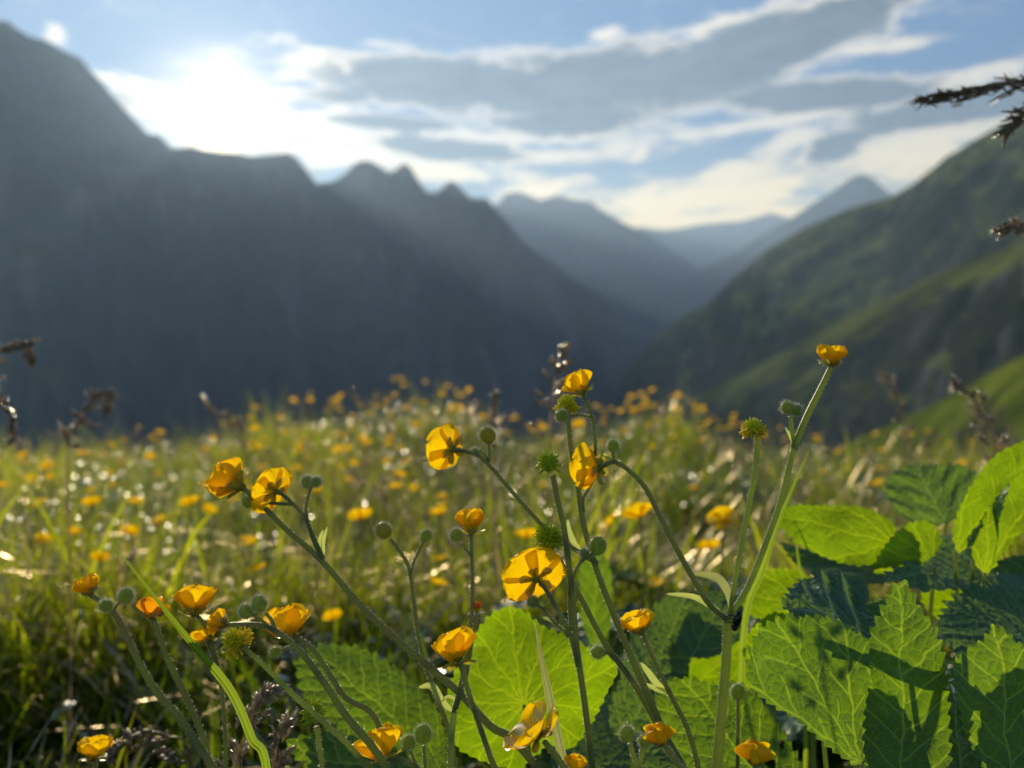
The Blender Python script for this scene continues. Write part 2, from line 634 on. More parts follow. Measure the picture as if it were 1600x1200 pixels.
def build_ground():
    xs, vs, fs = [], [], []
    ys = [-20, -8, -4, -2, -1]
    y = -.6
    while y < 5:
        ys.append(y); y += .09
    while y < 30:
        ys.append(y); y *= 1.12
    while y < 17500:
        ys.append(y); y *= 1.25
    ys.append(17800)
    NX = 120
    for yy in ys:
        wv = max(7.0, abs(yy) * 1.1 + 5) if yy < 5 else max(7, yy * 1.0 + 6)
        wv = min(wv, 15500)
        for i in range(NX + 1):
            x = (i / NX * 2 - 1)
            x = (abs(x) ** 1.25) * (1 if x > 0 else -1) * wv
            vs.append((x, yy, gz(x, yy)))
    for j in range(len(ys) - 1):
        for i in range(NX):
            a = j * (NX + 1) + i
            fs.append((a, a + 1, a + NX + 2, a + NX + 1))
    mb = MB()
    mb.add(vs, fs)
    m, t, o = new_mat('meadow_soil')
    g = t.new('ShaderNodeNewGeometry')
    n = t.noise(g.outputs['Position'], 6, 6)
    b = t.new('ShaderNodeBsdfDiffuse')
    t.l.new(t.mix(n, col((.02, .03, .01)), col((.06, .07, .025))), b.inputs[0])
    t.l.new(b.outputs[0], o.inputs[0])
    ob = mb.build('ground', m)
    tag(ob, 'dark meadow soil under the grass falling away to the valley', kind='structure')


build_ground()


def ridge(name, label, prof, dist, slope, floor, mat, amp, nu=260, nv=90, seed=0, gully=1.0, jag=0.0, back=.9, dtab=None, noise_scale=1.0, bench=0.0):
    """a mountain: crest from (azimuth px, height px) at its distance, sloping down towards the viewer and behind"""
    pxs = np.linspace(prof[0][0], prof[-1][0], nu)
    rows = []
    top = []
    for px in pxs:
        dd = lerp_tab(dtab, px) if dtab else dist
        py = lerp_tab(prof, px)
        sm = sum(lerp_tab(prof, px + o_) for o_ in (-36, -24, -12, 0, 12, 24, 36)) / 7
        py += .35 * (py - sm)
        if jag:
            py += jag * noise.fractal(Vector((px * .035, seed, 0)), 1.0, 2.1, 5)
        p = P(px, py, dd)
        top.append(p)
    vs, fs = [], []
    nb = 6
    for p in top:
        dirv = Vector((p.x, p.y, 0)).normalized()
        drop = p.z - floor
        for k in range(-nb, nv + 1):
            if k < 0:
                q = (-k) / nb
                z = p.z - drop * q
                pos = p + dirv * (drop * q / back)
                pos.z = z
            else:
                q = (k / nv)
                qq = q ** 1.6
                z = p.z - drop * qq
                pos = p - dirv * (drop * qq / slope + bench * (1 - math.exp(-qq * drop / (bench * .30))) if bench else drop * qq / slope)
                w = min(1, q * 4) ** 1.6 * amp
                s = noise_scale
                a = noise.ridged_multi_fractal(Vector((p.x * .0022 * s * gully + q * .6, p.y * .0022 * s, q * 1.4 + seed)), 1.0, 2.1, 6, 1.0, 2.0)
                b = noise.fractal(Vector((pos.x * .004 * s, pos.y * .004 * s, z * .004 * s + seed)), 1.0, 2.0, 6)
                pos = pos - dirv * (w * (a - 1.0) + w * .5 * b)
                pos.z = z + w * .12 * b * min(1, q * 4)
            vs.append(pos)
    L = nb + nv + 1
    for i in range(nu - 1):
        for k in range(L - 1):
            a = i * L + k
            fs.append((a, a + 1, a + L + 1, a + L))
    mb = MB()
    mb.add(vs, fs)
    ob = mb.build(name, mat)
    tag(ob, label, kind='structure')
    return ob


rock_l = rock_mat('shaded_cliff_rock', (.05, .055, .045), (.11, .10, .10), (.18, .165, .165), .0020, (.55, .75, (.05, .07, .03), (.08, .09, .04)))
rock_f = rock_mat('far_mountain_rock', (.06, .08, .06), (.12, .12, .11), (.16, .16, .15), .0008)
green_r = rock_mat('grassy_mountainside', (.028, .042, .022), (.065, .065, .048), (.17, .16, .15), .0045, (.56, .78, (.062, .074, .024), (.22, .21, .055)))
green_n = rock_mat('grassy_near_slope', (.04, .06, .025), (.09, .085, .06), (.16, .15, .14), .02, (.45, .68, (.11, .14, .025), (.26, .27, .05)))

PL = [(-900, 120), (-500, 60), (-260, 20), (-60, 25), (0, 34), (12, 34), (25, 44), (45, 56), (58, 60), (70, 63), (80, 68), (100, 80), (125, 92), (150, 120),
      (190, 165), (230, 207), (250, 213), (268, 229), (300, 230), (330, 236), (360, 238), (395, 243), (420, 242), (450, 241), (462, 248),
      (478, 264), (495, 284), (520, 281), (538, 272), (555, 258), (570, 253), (585, 256), (608, 268), (620, 264), (632, 258), (643, 266), (655, 283), (668, 297), (685, 297), (697, 290),
      (706, 286), (715, 291), (735, 308), (748, 310), (760, 312), (775, 328), (790, 345), (820, 380), (850, 402), (880, 425), (910, 445),
      (940, 462), (970, 500), (1000, 560), (1030, 640), (1060, 760)]
ridge('hill', 'jagged shaded mountain wall in front of the sun', PL, 3600, 1.15, -880, rock_l, 170, nu=420, nv=130, seed=3,
      jag=1.6, dtab=[(-900, 2600), (0, 3000), (500, 3900), (900, 4700), (1060, 4800)])
PM = [(640, 420), (740, 330), (778, 318), (790, 304), (808, 302), (825, 305), (845, 311), (870, 306), (900, 312), (922, 316), (950, 335), (985, 354), (1020, 371), (1050, 392),
      (1075, 408), (1110, 440), (1180, 520), (1260, 640)]
ridge('hill', 'hazy blue mountain beyond the dark one', PM, 8000, .8, -880, rock_f, 200, nu=200, nv=60, seed=9, jag=1.2, noise_scale=.6)
PM2 = [(880, 500), (940, 448), (980, 455), (1040, 475), (1085, 486), (1130, 520), (1200, 600)]
ridge('hill', 'low dark spur at the foot of the valley', PM2, 6000, .8, -880, rock_f, 100, nu=90, nv=40, seed=14, jag=1.0)
PF = [(820, 430), (930, 372), (1000, 356), (1040, 360), (1060, 357), (1100, 350), (1160, 345), (1205, 334), (1222, 338), (1260, 352), (1400, 420)]
ridge('hill', 'palest farthest mountain ridge at the valley end', PF, 11500, .9, -880, rock_f, 200, nu=120, nv=40, seed=21, jag=.8, noise_scale=.5)
PR0 = [(1040, 450), (1115, 412), (1150, 396), (1190, 368), (1230, 345), (1270, 318), (1310, 292), (1335, 277), (1350, 275), (1362, 280), (1385, 298), (1420, 320), (1520, 380), (1650, 460)]
ridge('hill', 'pointed hazy blue peak above the green slope', PR0, 7500, .8, -880, rock_f, 180, nu=160, nv=60, seed=31, jag=1.0, noise_scale=.6)
PR1 = [(880, 720), (930, 645), (960, 608), (985, 570), (1020, 530), (1060, 500), (1110, 470), (1150, 430), (1200, 390), (1260, 355), (1330, 325), (1390, 308), (1430, 285), (1480, 245),
       (1530, 215), (1575, 192), (1620, 178), (1750, 110), (2000, 40), (2300, 20)]
ridge('hill', 'dark green mountainside falling to the left into the valley', PR1, 1500, .75, -700, green_r, 65, nu=320, nv=120, seed=41, jag=1.2,
      dtab=[(880, 2600), (1100, 2200), (1400, 1800), (1600, 1500), (2300, 1300)], noise_scale=1.6, bench=60)
PR2 = [(960, 740), (1040, 660), (1075, 630), (1120, 600), (1200, 562), (1260, 530), (1330, 495), (1400, 462), (1470, 425), (1530, 405), (1600, 378), (1800, 300), (2200, 180)]
ridge('hill', 'nearer mountainside with a sunlit grassy crest over cliffs', PR2, 750, 1.5, -400, green_r, 34, nu=280, nv=110, seed=52, jag=1.5,
      dtab=[(960, 1100), (1300, 850), (1600, 650), (2200, 500)], noise_scale=3, bench=95)
PR3 = [(1180, 790), (1330, 692), (1380, 668), (1440, 640), (1500, 612), (1560, 575), (1600, 556), (1750, 500), (2200, 380)]
ridge('hill', 'closest green bank at the edge of the meadow', PR3, 150, .8, -100, green_n, 6, nu=160, nv=70, seed=60, jag=1.5,
      dtab=[(1180, 210), (1600, 140), (2200, 110)], noise_scale=14, bench=22)


# ------------------------------------------------------------------ grass (uncountable)
def build_grass():
    rng = np.random.default_rng(5)
    xs, ys = [], []

    def ring(n, y0, y1, hw=.80):
        u = rng.random(n)
        y = np.sqrt(y0 * y0 + (y1 * y1 - y0 * y0) * u)
        x = (rng.random(n) * 2 - 1) * (y * hw + .12)
        return x, y
    parts = [ring(32000, .42, 1.1), ring(30000, 1.1, 2.2), ring(40000, 2.2, 3.9)]
    # the part around and behind the photographer's feet stays short
    n0 = 9000
    xb = rng.uniform(-2.2, 2.2, n0)
    yb = rng.uniform(-1.2, .42, n0)
    x = np.concatenate([p[0] for p in parts] + [xb])
    y = np.concatenate([p[1] for p in parts] + [yb])
    cl = np.array([noise.noise(Vector((a * 5.5, b * 5.5, 77))) for a, b in zip(x, y)])
    keep = (cl > -.12) | (rng.random(len(x)) < .35) | (y < .8)
    x, y, cl = x[keep], y[keep], cl[keep]
    n = len(x)
    z = np.array([gz(a, b) for a, b in zip(x, y)])
    near = y < .42
    patch = np.array([noise.noise(Vector((a * 2.3, b * 2.3, 7))) for a, b in zip(x, y)])
    patch2 = np.array([noise.noise(Vector((a * 1.1, b * 1.6, 17))) for a, b in zip(x, y)])
    L = (.09 + .12 * rng.random(n) + .13 * rng.random(n) ** 4) * (1 + .45 * patch + .55 * cl)
    L[near] = rng.uniform(.05, .13, near.sum())
    close = (y >= .42) & (y < .8)
    L[close] *= np.clip((y[close] - .42) / .38 * .4 + .75, 0, 1)
    wdt = rng.uniform(.0009, .0024, n) * np.where(y < 1.0, 1.35, 1)
    broad = rng.random(n) < .10
    wdt[broad] *= 2.2
    yaw = rng.uniform(0, 2 * np.pi, n)
    lean = rng.uniform(.05, .7, n)
    bend = rng.uniform(.1, 1.0, n)
    tint = np.clip(np.where(y < 1.1, .50, .09) + 1.0 * patch + .25 * rng.standard_normal(n) + np.where((x < -.2) & (y > 1.3), .4, 0), 0, 1)  # strip at the left tinted lighter: sunshine put into the blade colour
    dry = (rng.random(n) < np.clip(.14 + .8 * patch2 + np.where((x > -.3) & (x < .3) & (y > 1), .10, 0) - np.where(y < 1, .15, 0), .04, .75)).astype(float) * rng.uniform(.4, 1, n)
    S = 5
    V = np.zeros((n, S * 2 + 1, 3))
    dirx, diry = np.cos(yaw), np.sin(yaw)
    # blade width runs across a random second direction so that some faces look to the viewer
    syaw = yaw + np.pi / 2 + rng.uniform(-.7, .7, n)
    sx, sy = np.cos(syaw), np.sin(syaw)
    hx = np.zeros(n)
    hz = np.zeros(n)
    ang_ = lean.copy() * .5
    seg = L / S
    for k in range(S):
        w = wdt * (1 - (k / S) ** 1.6 * .8)
        V[:, 2 * k, 0] = x + dirx * hx - sx * w
        V[:, 2 * k, 1] = y + diry * hx - sy * w
        V[:, 2 * k, 2] = z + hz
        V[:, 2 * k + 1, 0] = x + dirx * hx + sx * w
        V[:, 2 * k + 1, 1] = y + diry * hx + sy * w
        V[:, 2 * k + 1, 2] = z + hz
        hx = hx + np.sin(ang_) * seg
        hz = hz + np.cos(ang_) * seg
        ang_ = ang_ + bend * (k + 1) / S * .75
    V[:, 2 * S, 0] = x + dirx * hx
    V[:, 2 * S, 1] = y + diry * hx
    V[:, 2 * S, 2] = z + hz
    NV = S * 2 + 1
    quads = []
    for k in range(S - 1):
        quads.append([2 * k, 2 * k + 1, 2 * k + 3, 2 * k + 2])
    base = (np.arange(n) * NV)[:, None]
    q = np.concatenate([base + np.array(a)[None, :] for a in quads], axis=1).reshape(n, S - 1, 4)
    tri = (base + np.array([2 * S - 2, 2 * S - 1, 2 * S])[None, :])
    loops = np.concatenate([q.reshape(-1), tri.reshape(-1)])
    nq = n * (S - 1)
    starts = np.concatenate([np.arange(nq) * 4, nq * 4 + np.arange(n) * 3])
    me = bpy.data.meshes.new('grass')
    me.vertices.add(n * NV)
    me.vertices.foreach_set('co', V.reshape(-1).astype(np.float32))
    me.loops.add(len(loops))
    me.loops.foreach_set('vertex_index', loops.astype(np.int32))
    me.polygons.add(nq + n)
    me.polygons.foreach_set('loop_start', starts.astype(np.int32))
    me.polygons.foreach_set('use_smooth', np.ones(nq + n, dtype=bool))
    for nm, arr in (('tint', tint), ('dry', dry)):
        at = me.attributes.new(nm, 'FLOAT', 'POINT')
        at.data.foreach_set('value', np.repeat(arr, NV).astype(np.float32))
    me.materials.append(M['grass'])
    me.update(calc_edges=True)
    me.validate()
    ob = bpy.data.objects.new('grass', me)
    COL.objects.link(ob)
    tag(ob, 'tall green meadow grass in low sunlight', kind='stuff')


build_grass()


def build_ground_cover():
    """low broad leaves between the grass: clover-like, uncountable"""
    rng = random.Random(8)
    mb = MB()
    for _ in range(40000):
        y = math.sqrt(rng.uniform(.5 ** 2, 3.8 ** 2))
        x = rng.uniform(-1, 1) * (y * .78 + .1)
        k = noise.noise(Vector((x * 1.7, y * 1.7, 31)))
        if k < -.05 and rng.random() < .75:
            continue
        h = rng.uniform(.03, .19) + .06 * max(0, k)
        p = Vector((x, y, gz(x, y) + h))
        nrm = Vector((rng.gauss(0, .6), rng.gauss(-.1, .6), 1)).normalized()
        a, b = frame(nrm)
        th = rng.uniform(0, 6.28)
        d = a * math.cos(th) + b * math.sin(th)
        s = nrm.cross(d)
        L = rng.uniform(.008, .022)
        W = L * rng.uniform(.22, .42)
        mb.add([p, p + d * L * .35 + s * W - nrm * L * .08, p + d * L * .8 + s * W * .7, p + d * L - nrm * L * .2,
                p + d * L * .8 - s * W * .7, p + d * L * .35 - s * W - nrm * L * .08, p + d * L * .55 + nrm * L * .08],
               [(0, 1, 6), (1, 2, 6), (2, 3, 6), (3, 4, 6), (4, 5, 6), (5, 0, 6)])
    m = thin('small_meadow_leaves', (.07, .13, .02), (.40, .55, .02), .026, .3, .5,
             lambda t, d, tr: (t.mix(t.noise(t.new('ShaderNodeNewGeometry').outputs['Position'], 3, 3), col((.04, .08, .02)), col((.12, .17, .02))),
                               t.mix(t.ss(t.noise(t.new('ShaderNodeNewGeometry').outputs['Position'], 3, 3), .35, .65), col((.09, .15, .01)), col((.50, .54, .01))), None))
    ob = mb.build('ground_cover', m)
    tag(ob, 'small bright leaves low among the meadow grass', kind='stuff')


build_ground_cover()


# ------------------------------------------------------------------ flowers
def petal_mb(mb, B, ax, rot, Rp, f0, f1, w=.62, curl=.18, rng=None, nu=20, nv=13, mi=0, notch=.05, roll=0.0):
    """one broad cupped petal leaving B; f0/f1 = angle from the axis at foot and tip"""
    X, Y = frame(ax)
    out = X * math.cos(rot) + Y * math.sin(rot)
    side = ax.cross(out).normalized()
    vs, fs = [], []
    r, z = .0, .0
    ph = rng.uniform(0, 6)
    pts = []
    us = [1 - (1 - i / nu) ** 1.6 for i in range(nu + 1)]
    for i in range(nu + 1):
        u = us[i]
        f = f0 + (f1 - f0) * u ** .8
        pts.append((r, z, f))
        du = (us[i + 1] - u) if i < nu else 0
        r += math.sin(f) * Rp * du
        z += math.cos(f) * Rp * du
    ripa = rng.uniform(.02, .05)
    for i in range(nu + 1):
        u = us[i]
        r_, z_, f = pts[i]
        hw = Rp * w * (min(1, (u * 1.35 + .08)) ** .85) * math.sqrt(max(0, 1 - max(0, (u - .5) / .5) ** 2.3)) if i < nu else Rp * w * .10
        for j in range(nv):
            v = j / (nv - 1) * 2 - 1
            inward = curl * Rp * v * v * (1 - .3 * u)
            rip = ripa * Rp * math.sin(v * 5 + ph + u * 3) * u + roll * Rp * u * u * v
            un = (1 - notch * math.exp(-(v / .22) ** 2) * (u > .9)) * (1 + .03 * math.sin(v * 7 + ph) * (u > .85))
            nrm_r, nrm_z = -math.cos(f), math.sin(f)
            rr = r_ * un + nrm_r * (inward + rip)
            zz = z_ * un + nrm_z * (inward + rip)
            vs.append(B + out * rr + ax * zz + side * (hw * v))
    for i in range(nu):
        for j in range(nv - 1):
            a = i * nv + j
            fs.append((a, a + 1, a + nv + 1, a + nv))
    mb.add(vs, fs, mi)


def flower(parent, B, ax, Rp, f0, f1, seed, petal='petal', n=5, centre=True, sep=True, sep_f=95, w=.62, spread=.12, name='flower', skip=(), hairy=True):
    """flower > petal (five), sepal (five), stamens, pistil"""
    rng = random.Random(seed)
    ax = ax.normalized()
    X, Y = frame(ax)
    core = MB()
    ellipsoid(core, B + ax * Rp * .03, ax, Rp * .09, Rp * .12, 0)
    fl = core.build(name, M['sepal'], parent, B)
    r0 = rng.uniform(0, 6.28)
    for k in range(n):
        if k in skip:
            continue
        mb = MB()
        petal_mb(mb, B + ax * (.0002 * (k % 3)), ax, r0 + k * 2 * math.pi / n + rng.uniform(-.12, .12), Rp * rng.uniform(.92, 1.05),
                 f0 + rng.uniform(-spread, spread), f1 + rng.uniform(-spread, spread) * 1.6, w, .16 + rng.uniform(-.04, .08), rng, roll=rng.uniform(-.06, .06))
        mb.build('petal', M[petal], parent_child(fl), B)
    if sep:
        for k in range(n):
            mb = MB()
            rr = r0 + (k + .5) * 2 * math.pi / n + rng.uniform(-.15, .15)
            petal_mb(mb, B - ax * .0003, ax, rr, Rp * .52, R(75), R(sep_f + rng.uniform(-12, 12)), .30, .12, rng, nu=8, nv=5)
            if hairy:
                o = X * math.cos(rr) + Y * math.sin(rr)
                base_vs = [Vector(q) for q in mb.v]
                for _ in range(26):
                    q = base_vs[rng.randrange(len(base_vs))]
                    hair(mb, q, (o + Vector((rng.gauss(0, .5), rng.gauss(0, .5), rng.gauss(0, .5))) - ax * .5).normalized(), .0013, .00007, rng, 1)
            mb.build('sepal', [M['sepal'], M['hair']], fl, B)
    if centre:
        mb = MB()
        for _ in range(46):
            th = rng.uniform(0, 6.28)
            tilt = rng.uniform(.25, 1.0)
            d = (ax * math.cos(tilt) + (X * math.cos(th) + Y * math.sin(th)) * math.sin(tilt)).normalized()
            L = Rp * rng.uniform(.28, .42)
            s = B + ax * Rp * .06
            tube(mb, [s, s + d * L], [.00010, .00008], 4, 0, smooth=False, cap=False)
            ellipsoid(mb, s + d * L, d, .0007, .00028, 0, 5, 4)
        mb.build('stamens', M['stamen'], fl, B)
        mb = MB()
        for q in fib(26):
            d = (X * q[0] + Y * q[1] + ax * abs(q[2])).normalized()
            ellipsoid(mb, B + ax * Rp * .12 + d * Rp * .12, d, Rp * .07, Rp * .035, 0, 5, 4)
        mb.build('pistil', M['pistil'], fl, B)
    return fl


def parent_child(o):
    return o


def fib(n):
    return [(math.sqrt(1 - z * z) * math.cos(i * 2.39996), math.sqrt(1 - z * z) * math.sin(i * 2.39996), z)
            for i, z in ((i, 1 - 2 * (i + .5) / n) for i in range(n))]


_MB_build = MB.build


def build_nested(self, name, mats, parent=None, origin=None, smooth=True):
    """children sit at the same world place whatever their parent's own place is"""
    ob = _MB_build(self, name, mats, None, origin, smooth)
    if parent is not None:
        w = Vector((0, 0, 0))
        p = parent
        while p is not None:
            w += Vector(p.location)
            p = p.parent
        ob.parent = parent
        ob.location = Vector(origin) - w if origin is not None else -w
    return ob


MB.build = build_nested


def bud(parent, c, ax, r, seed, hairy=1.0, mat='bud'):
    rng = random.Random(seed)
    ax = ax.normalized()
    X, Y = frame(ax)
    mb = MB()
    nu, nv = 30, 16
    vs, fs = [], []
    for j in range(nv + 1):
        ph = math.pi * j / nv
        for i in range(nu):
            th = 2 * math.pi * i / nu
            seam = abs(math.sin(2.5 * th + .6 * math.sin(ph)))
            k = 1 - .2 * (1 - seam) ** 3 * math.sin(ph) + .02 * math.sin(9 * th + ph * 7)
            vs.append(c + (-ax * math.cos(ph) * 1.06 + (X * math.cos(th) + Y * math.sin(th)) * math.sin(ph)) * r * k)
    for j in range(nv):
        for i in range(nu):
            a, b = j * nu + i, j * nu + (i + 1) % nu
            fs.append((a, b, b + nu, a + nu))
    mb.add(vs, fs)
    for q in fib(int(210 * hairy)):
        d = Vector(q)
        d = (d + Vector((rng.gauss(0, .25), rng.gauss(0, .25), rng.gauss(0, .25)))).normalized()
        hair(mb, c + Vector(q) * r * .98, (d + ax * .3).normalized(), rng.uniform(.0008, .0022), .00007, rng, 1)
    return mb.build('bud', [M[mat], M['hair']], parent, c)


def seed_head(parent, c, ax, r, seed, stam=0, n=90, hook=1.0, mat='achene', sq=1.05):
    rng = random.Random(seed)
    ax = ax.normalized()
    X, Y = frame(ax)
    mb = MB()
    ellipsoid(mb, c, ax, r * .8, r * .7, 0, 12, 8)
    for q in fib(n):
        if q[2] < -.8:
            continue
        d = (X * q[0] + Y * q[1] + ax * q[2] * sq)
        dn = d.normalized()
        dn = (dn + Vector((rng.gauss(0, .16), rng.gauss(0, .16), rng.gauss(0, .16)))).normalized()
        jz = rng.uniform(.82, 1.15)
        big = 1.35 if n < 60 else 1.0
        p = c + d * r * .76 * jz
        ellipsoid(mb, p, dn, r * .30 * big * jz, r * .17 * big, 0, 7, 5, .7)
        k = (ax * .8 + Vector((rng.gauss(0, .2), rng.gauss(0, .2), rng.gauss(0, .2)))).normalized()
        t0 = p + dn * r * .25
        tube(mb, [t0, t0 + dn * r * .16 * hook, t0 + dn * r * .22 * hook + k * r * .12 * hook], [r * .06, r * .045, r * .01], 4, 0, sub=2, cap=False)
    sh = mb.build('seed_head', M[mat], parent, c)
    if stam:
        ms = MB()
        for _ in range(stam):
            th = rng.uniform(0, 6.28)
            o = X * math.cos(th) + Y * math.sin(th)
            b = c - ax * r * .75
            L = r * rng.uniform(1.0, 1.9)
            m1 = b + (o * .8 + ax * rng.uniform(-.1, .4)) * L * .6
            e = m1 + (o * .5 + ax * rng.uniform(-.5, .6)) * L * .6
            tube(ms, [b, m1, e], [.00022, .00018, .00018], 4, 0, sub=4, cap=False)
            ellipsoid(ms, e, (e - m1), .0010, .00042, 0, 5, 4)
        ms.build('stamens', M['stamen'], sh, c)
    return sh


def bract(parent, pts, w, mat='stem_light', name='leaf', seed=0):
    """slender leaf along a polyline, folded, hairy at its edge"""
    rng = random.Random(seed)
    ps, rs = catmull(pts, [0] * len(pts), 8)
    mb = MB()
    vs, fs = [], []
    n = len(ps)
    for i, p in enumerate(ps):
        t = i / (n - 1)
        d = (ps[min(i + 1, n - 1)] - ps[max(i - 1, 0)]).normalized()
        view = Vector((.25, -1, .15)).normalized()
        s = d.cross(view).normalized()
        nn = s.cross(d)
        ww = w * (math.sin(math.pi * (t * .93 + .05)) ** .8) + w * .08
        vs += [p - s * ww + nn * ww * .35, p, p + s * ww + nn * ww * .35]
        if i:
            a = (i - 1) * 3
            fs += [(a, a + 1, a + 4, a + 3), (a + 1, a + 2, a + 5, a + 4)]
    mb.add(vs, fs)
    for _ in range(int(30 * n / 10)):
        q = Vector(vs[rng.randrange(n) * 3 + rng.choice((0, 2))])
        hair(mb, q, Vector((rng.gauss(0, 1), rng.gauss(0, 1), rng.gauss(0, 1))).normalized(), .0007, .00004, rng, 1)
    return mb.build(name, [M[mat], M['hair']], parent, pts[0])


class Plant:
    """a buttercup plant described in photo pixels at its real distance"""
    def __init__(s, name, label, cat, rootpx, d, group=None, seed=1):
        s.d = d
        s.seed = seed
        p = P(rootpx[0], rootpx[1], d)
        gx = p.x + (p.x - P(800, 0, d).x) * .05
        s.root = thing(name, label, cat, (gx, d + .02, gz(gx, d + .02)), group)
        s.base = Vector(s.root.location)

    def pt(s, q):
        return P(q[0], q[1], q[2] if len(q) > 2 else s.d)

    def stem(s, pts, w0, w1=None, ground=False, mat='stem', dens=7500):
        """w in photo pixels (full width)"""
        w1 = w1 or w0
        P3 = [s.pt(q) for q in pts]
        n = len(P3)
        k = PXM * s.d * .5
        rad = [k * (w0 + (w1 - w0) * i / (n - 1)) for i in range(n)]
        if ground:
            e = P3[0]
            dv = (P3[0] - P3[1]).normalized()
            m1 = e + dv * .035 + Vector((0, 0, -.02))
            m2 = m1 + dv * .02 + Vector((0, .01, -.06))
            b = m2 + Vector((dv.x * .02, .005, 0))
            b.z = gz(b.x, b.y)
            s.root.location = b
            P3 = [b, m2, m1] + P3
            rad = [rad[0] * 1.15, rad[0] * 1.1, rad[0] * 1.05] + rad
        mb = MB()
        rng = random.Random(s.seed)
        s.seed += 1
        pp, rr = tube(mb, P3, rad, 9)
        hairs_on(mb, pp, rr, rng, dens)
        return mb.build('stem', [M[mat], M['hair']], s.root, P3[0])

    def flower(s, px, size, ax, f0, f1, **kw):
        s.seed += 1
        size *= 1.04 if f1 > 60 else 1.2 if f1 > 46 else 1.3
        if 4 < f1 <= 46:
            f0, f1 = f0 * .76, f1 * .65 - 6
        return flower(s.root, s.pt(px), Vector(ax), size * PXM * s.d * .5, R(f0), R(f1), kw.pop('seed', s.seed), **kw)

    def bud(s, px, dia, ax=(0, 0, 1), **kw):
        s.seed += 1
        return bud(s.root, s.pt(px), Vector(ax), dia * PXM * s.d * .5, s.seed, **kw)

    def head(s, px, dia, ax=(0, 0, 1), **kw):
        s.seed += 1
        return seed_head(s.root, s.pt(px), Vector(ax), dia * PXM * s.d * .5, s.seed, **kw)

    def leaf(s, pts, w, **kw):
        return bract(s.root, [s.pt(q) for q in pts], w * PXM * s.d * .5, **kw)


G = 'buttercup plants in focus'
# --- thick-stemmed plant, its tallest stalk ending in a half-open cup
p = Plant('buttercup', 'thick-stemmed buttercup forking into three stalks, the tallest with a half-closed cup', 'buttercup', (1115, 1300), .30, G, 10)
p.stem([(1118, 1230), (1126, 1130), (1134, 1040), (1138, 962)], 16, 14, True, 'stem_light')
p.stem([(1138, 966), (1150, 900), (1168, 800), (1180, 735), (1184, 682)], 7, 9.5, mat='stem_light')
p.head((1177, 666), 27, (-.1, -.35, 1), stam=90, hook=.7, mat='achene_yellow', sq=.85)
p.stem([(1140, 962), (1168, 918), (1198, 845), (1222, 775), (1240, 700)], 9, 9, mat='stem_light')
p.stem([(1240, 700), (1262, 648), (1282, 608), (1299, 573)], 11, 8.5, mat='stem_light')
p.stem([(1240, 696), (1238, 675), (1235, 650)], 6, 6, mat='stem_light')
p.bud((1230, 637), 19, (-.3, 0, 1), mat='bud')
p.bud((1245, 641, .298), 17, (.6, 0, 1))
p.leaf([(1240, 698), (1234, 682), (1227, 668)], 5, seed=2)
p.leaf([(1241, 692), (1246, 676), (1252, 662)], 5, seed=3)
p.flower((1299, 573), 62, (.05, 0, 1), 62, -2, petal='petal', w=.60, sep_f=35, centre=False, spread=.1)
p.stem([(1136, 968), (1108, 944), (1075, 890), (1040, 825), (1010, 765), (985, 737), (960, 722), (938, 731)], 10, 6.5)
p.flower((938, 731), 80, (-.80, .55, .05), 100, 46, sep_f=120, spread=.35)
p.stem([(960, 723), (958, 712), (958, 704)], 5, 5)
p.bud((958, 697), 19)
p.leaf([(958, 722), (945, 712), (935, 710)], 5, seed=5)
p.leaf([(1133, 966), (1112, 948), (1082, 932), (1042, 928)], 9, seed=6)
p.leaf([(1143, 958), (1136, 925), (1118, 902), (1082, 896)], 13, seed=7, mat='stem')
# --- tall centre plant
p = Plant('buttercup', 'tallest centre buttercup, a flower just above a spent head', 'buttercup', (1085, 1300), .305, G, 40)
p.stem([(1080, 1230), (1040, 1150), (1000, 1058), (965, 975), (934, 895), (912, 820), (903, 760), (893, 705), (887, 650)], 12, 7, True)
p.head((885, 632), 28, (-.15, 0, 1), stam=60, hook=.7, mat='achene_yellow')
p.stem([(912, 800), (911, 780), (920, 762), (929, 735), (930, 695), (925, 650), (911, 616)], 5, 5.5)
p.flower((912, 615), 60, (-.42, .25, .85), 80, 38, sep_f=75, spread=.3)
p.stem([(924, 652), (905, 648), (884, 650)], 3.5, 3.5)
p.bud((878, 650, .298), 19, (-1, 0, -.1))
p.stem([(707, 703), (738, 708), (760, 722), (806, 775), (847, 820), (885, 849), (913, 868), (934, 880)], 6, 7.5)
p.flower((709, 702), 78, (-.72, .62, .20), 84, 50, sep_f=110, spread=.2)
p.stem([(763, 720), (765, 705), (763, 690)], 6, 5)
p.bud((762, 680), 26, (-.6, 0, .8), mat='sepal')
p.stem([(764, 722), (755, 708), (746, 705)], 3.5, 3.5)
p.bud((742, 705), 11, (-1, 0, .2))
p.leaf([(912, 866), (898, 850), (889, 830), (887, 812)], 9, seed=8)
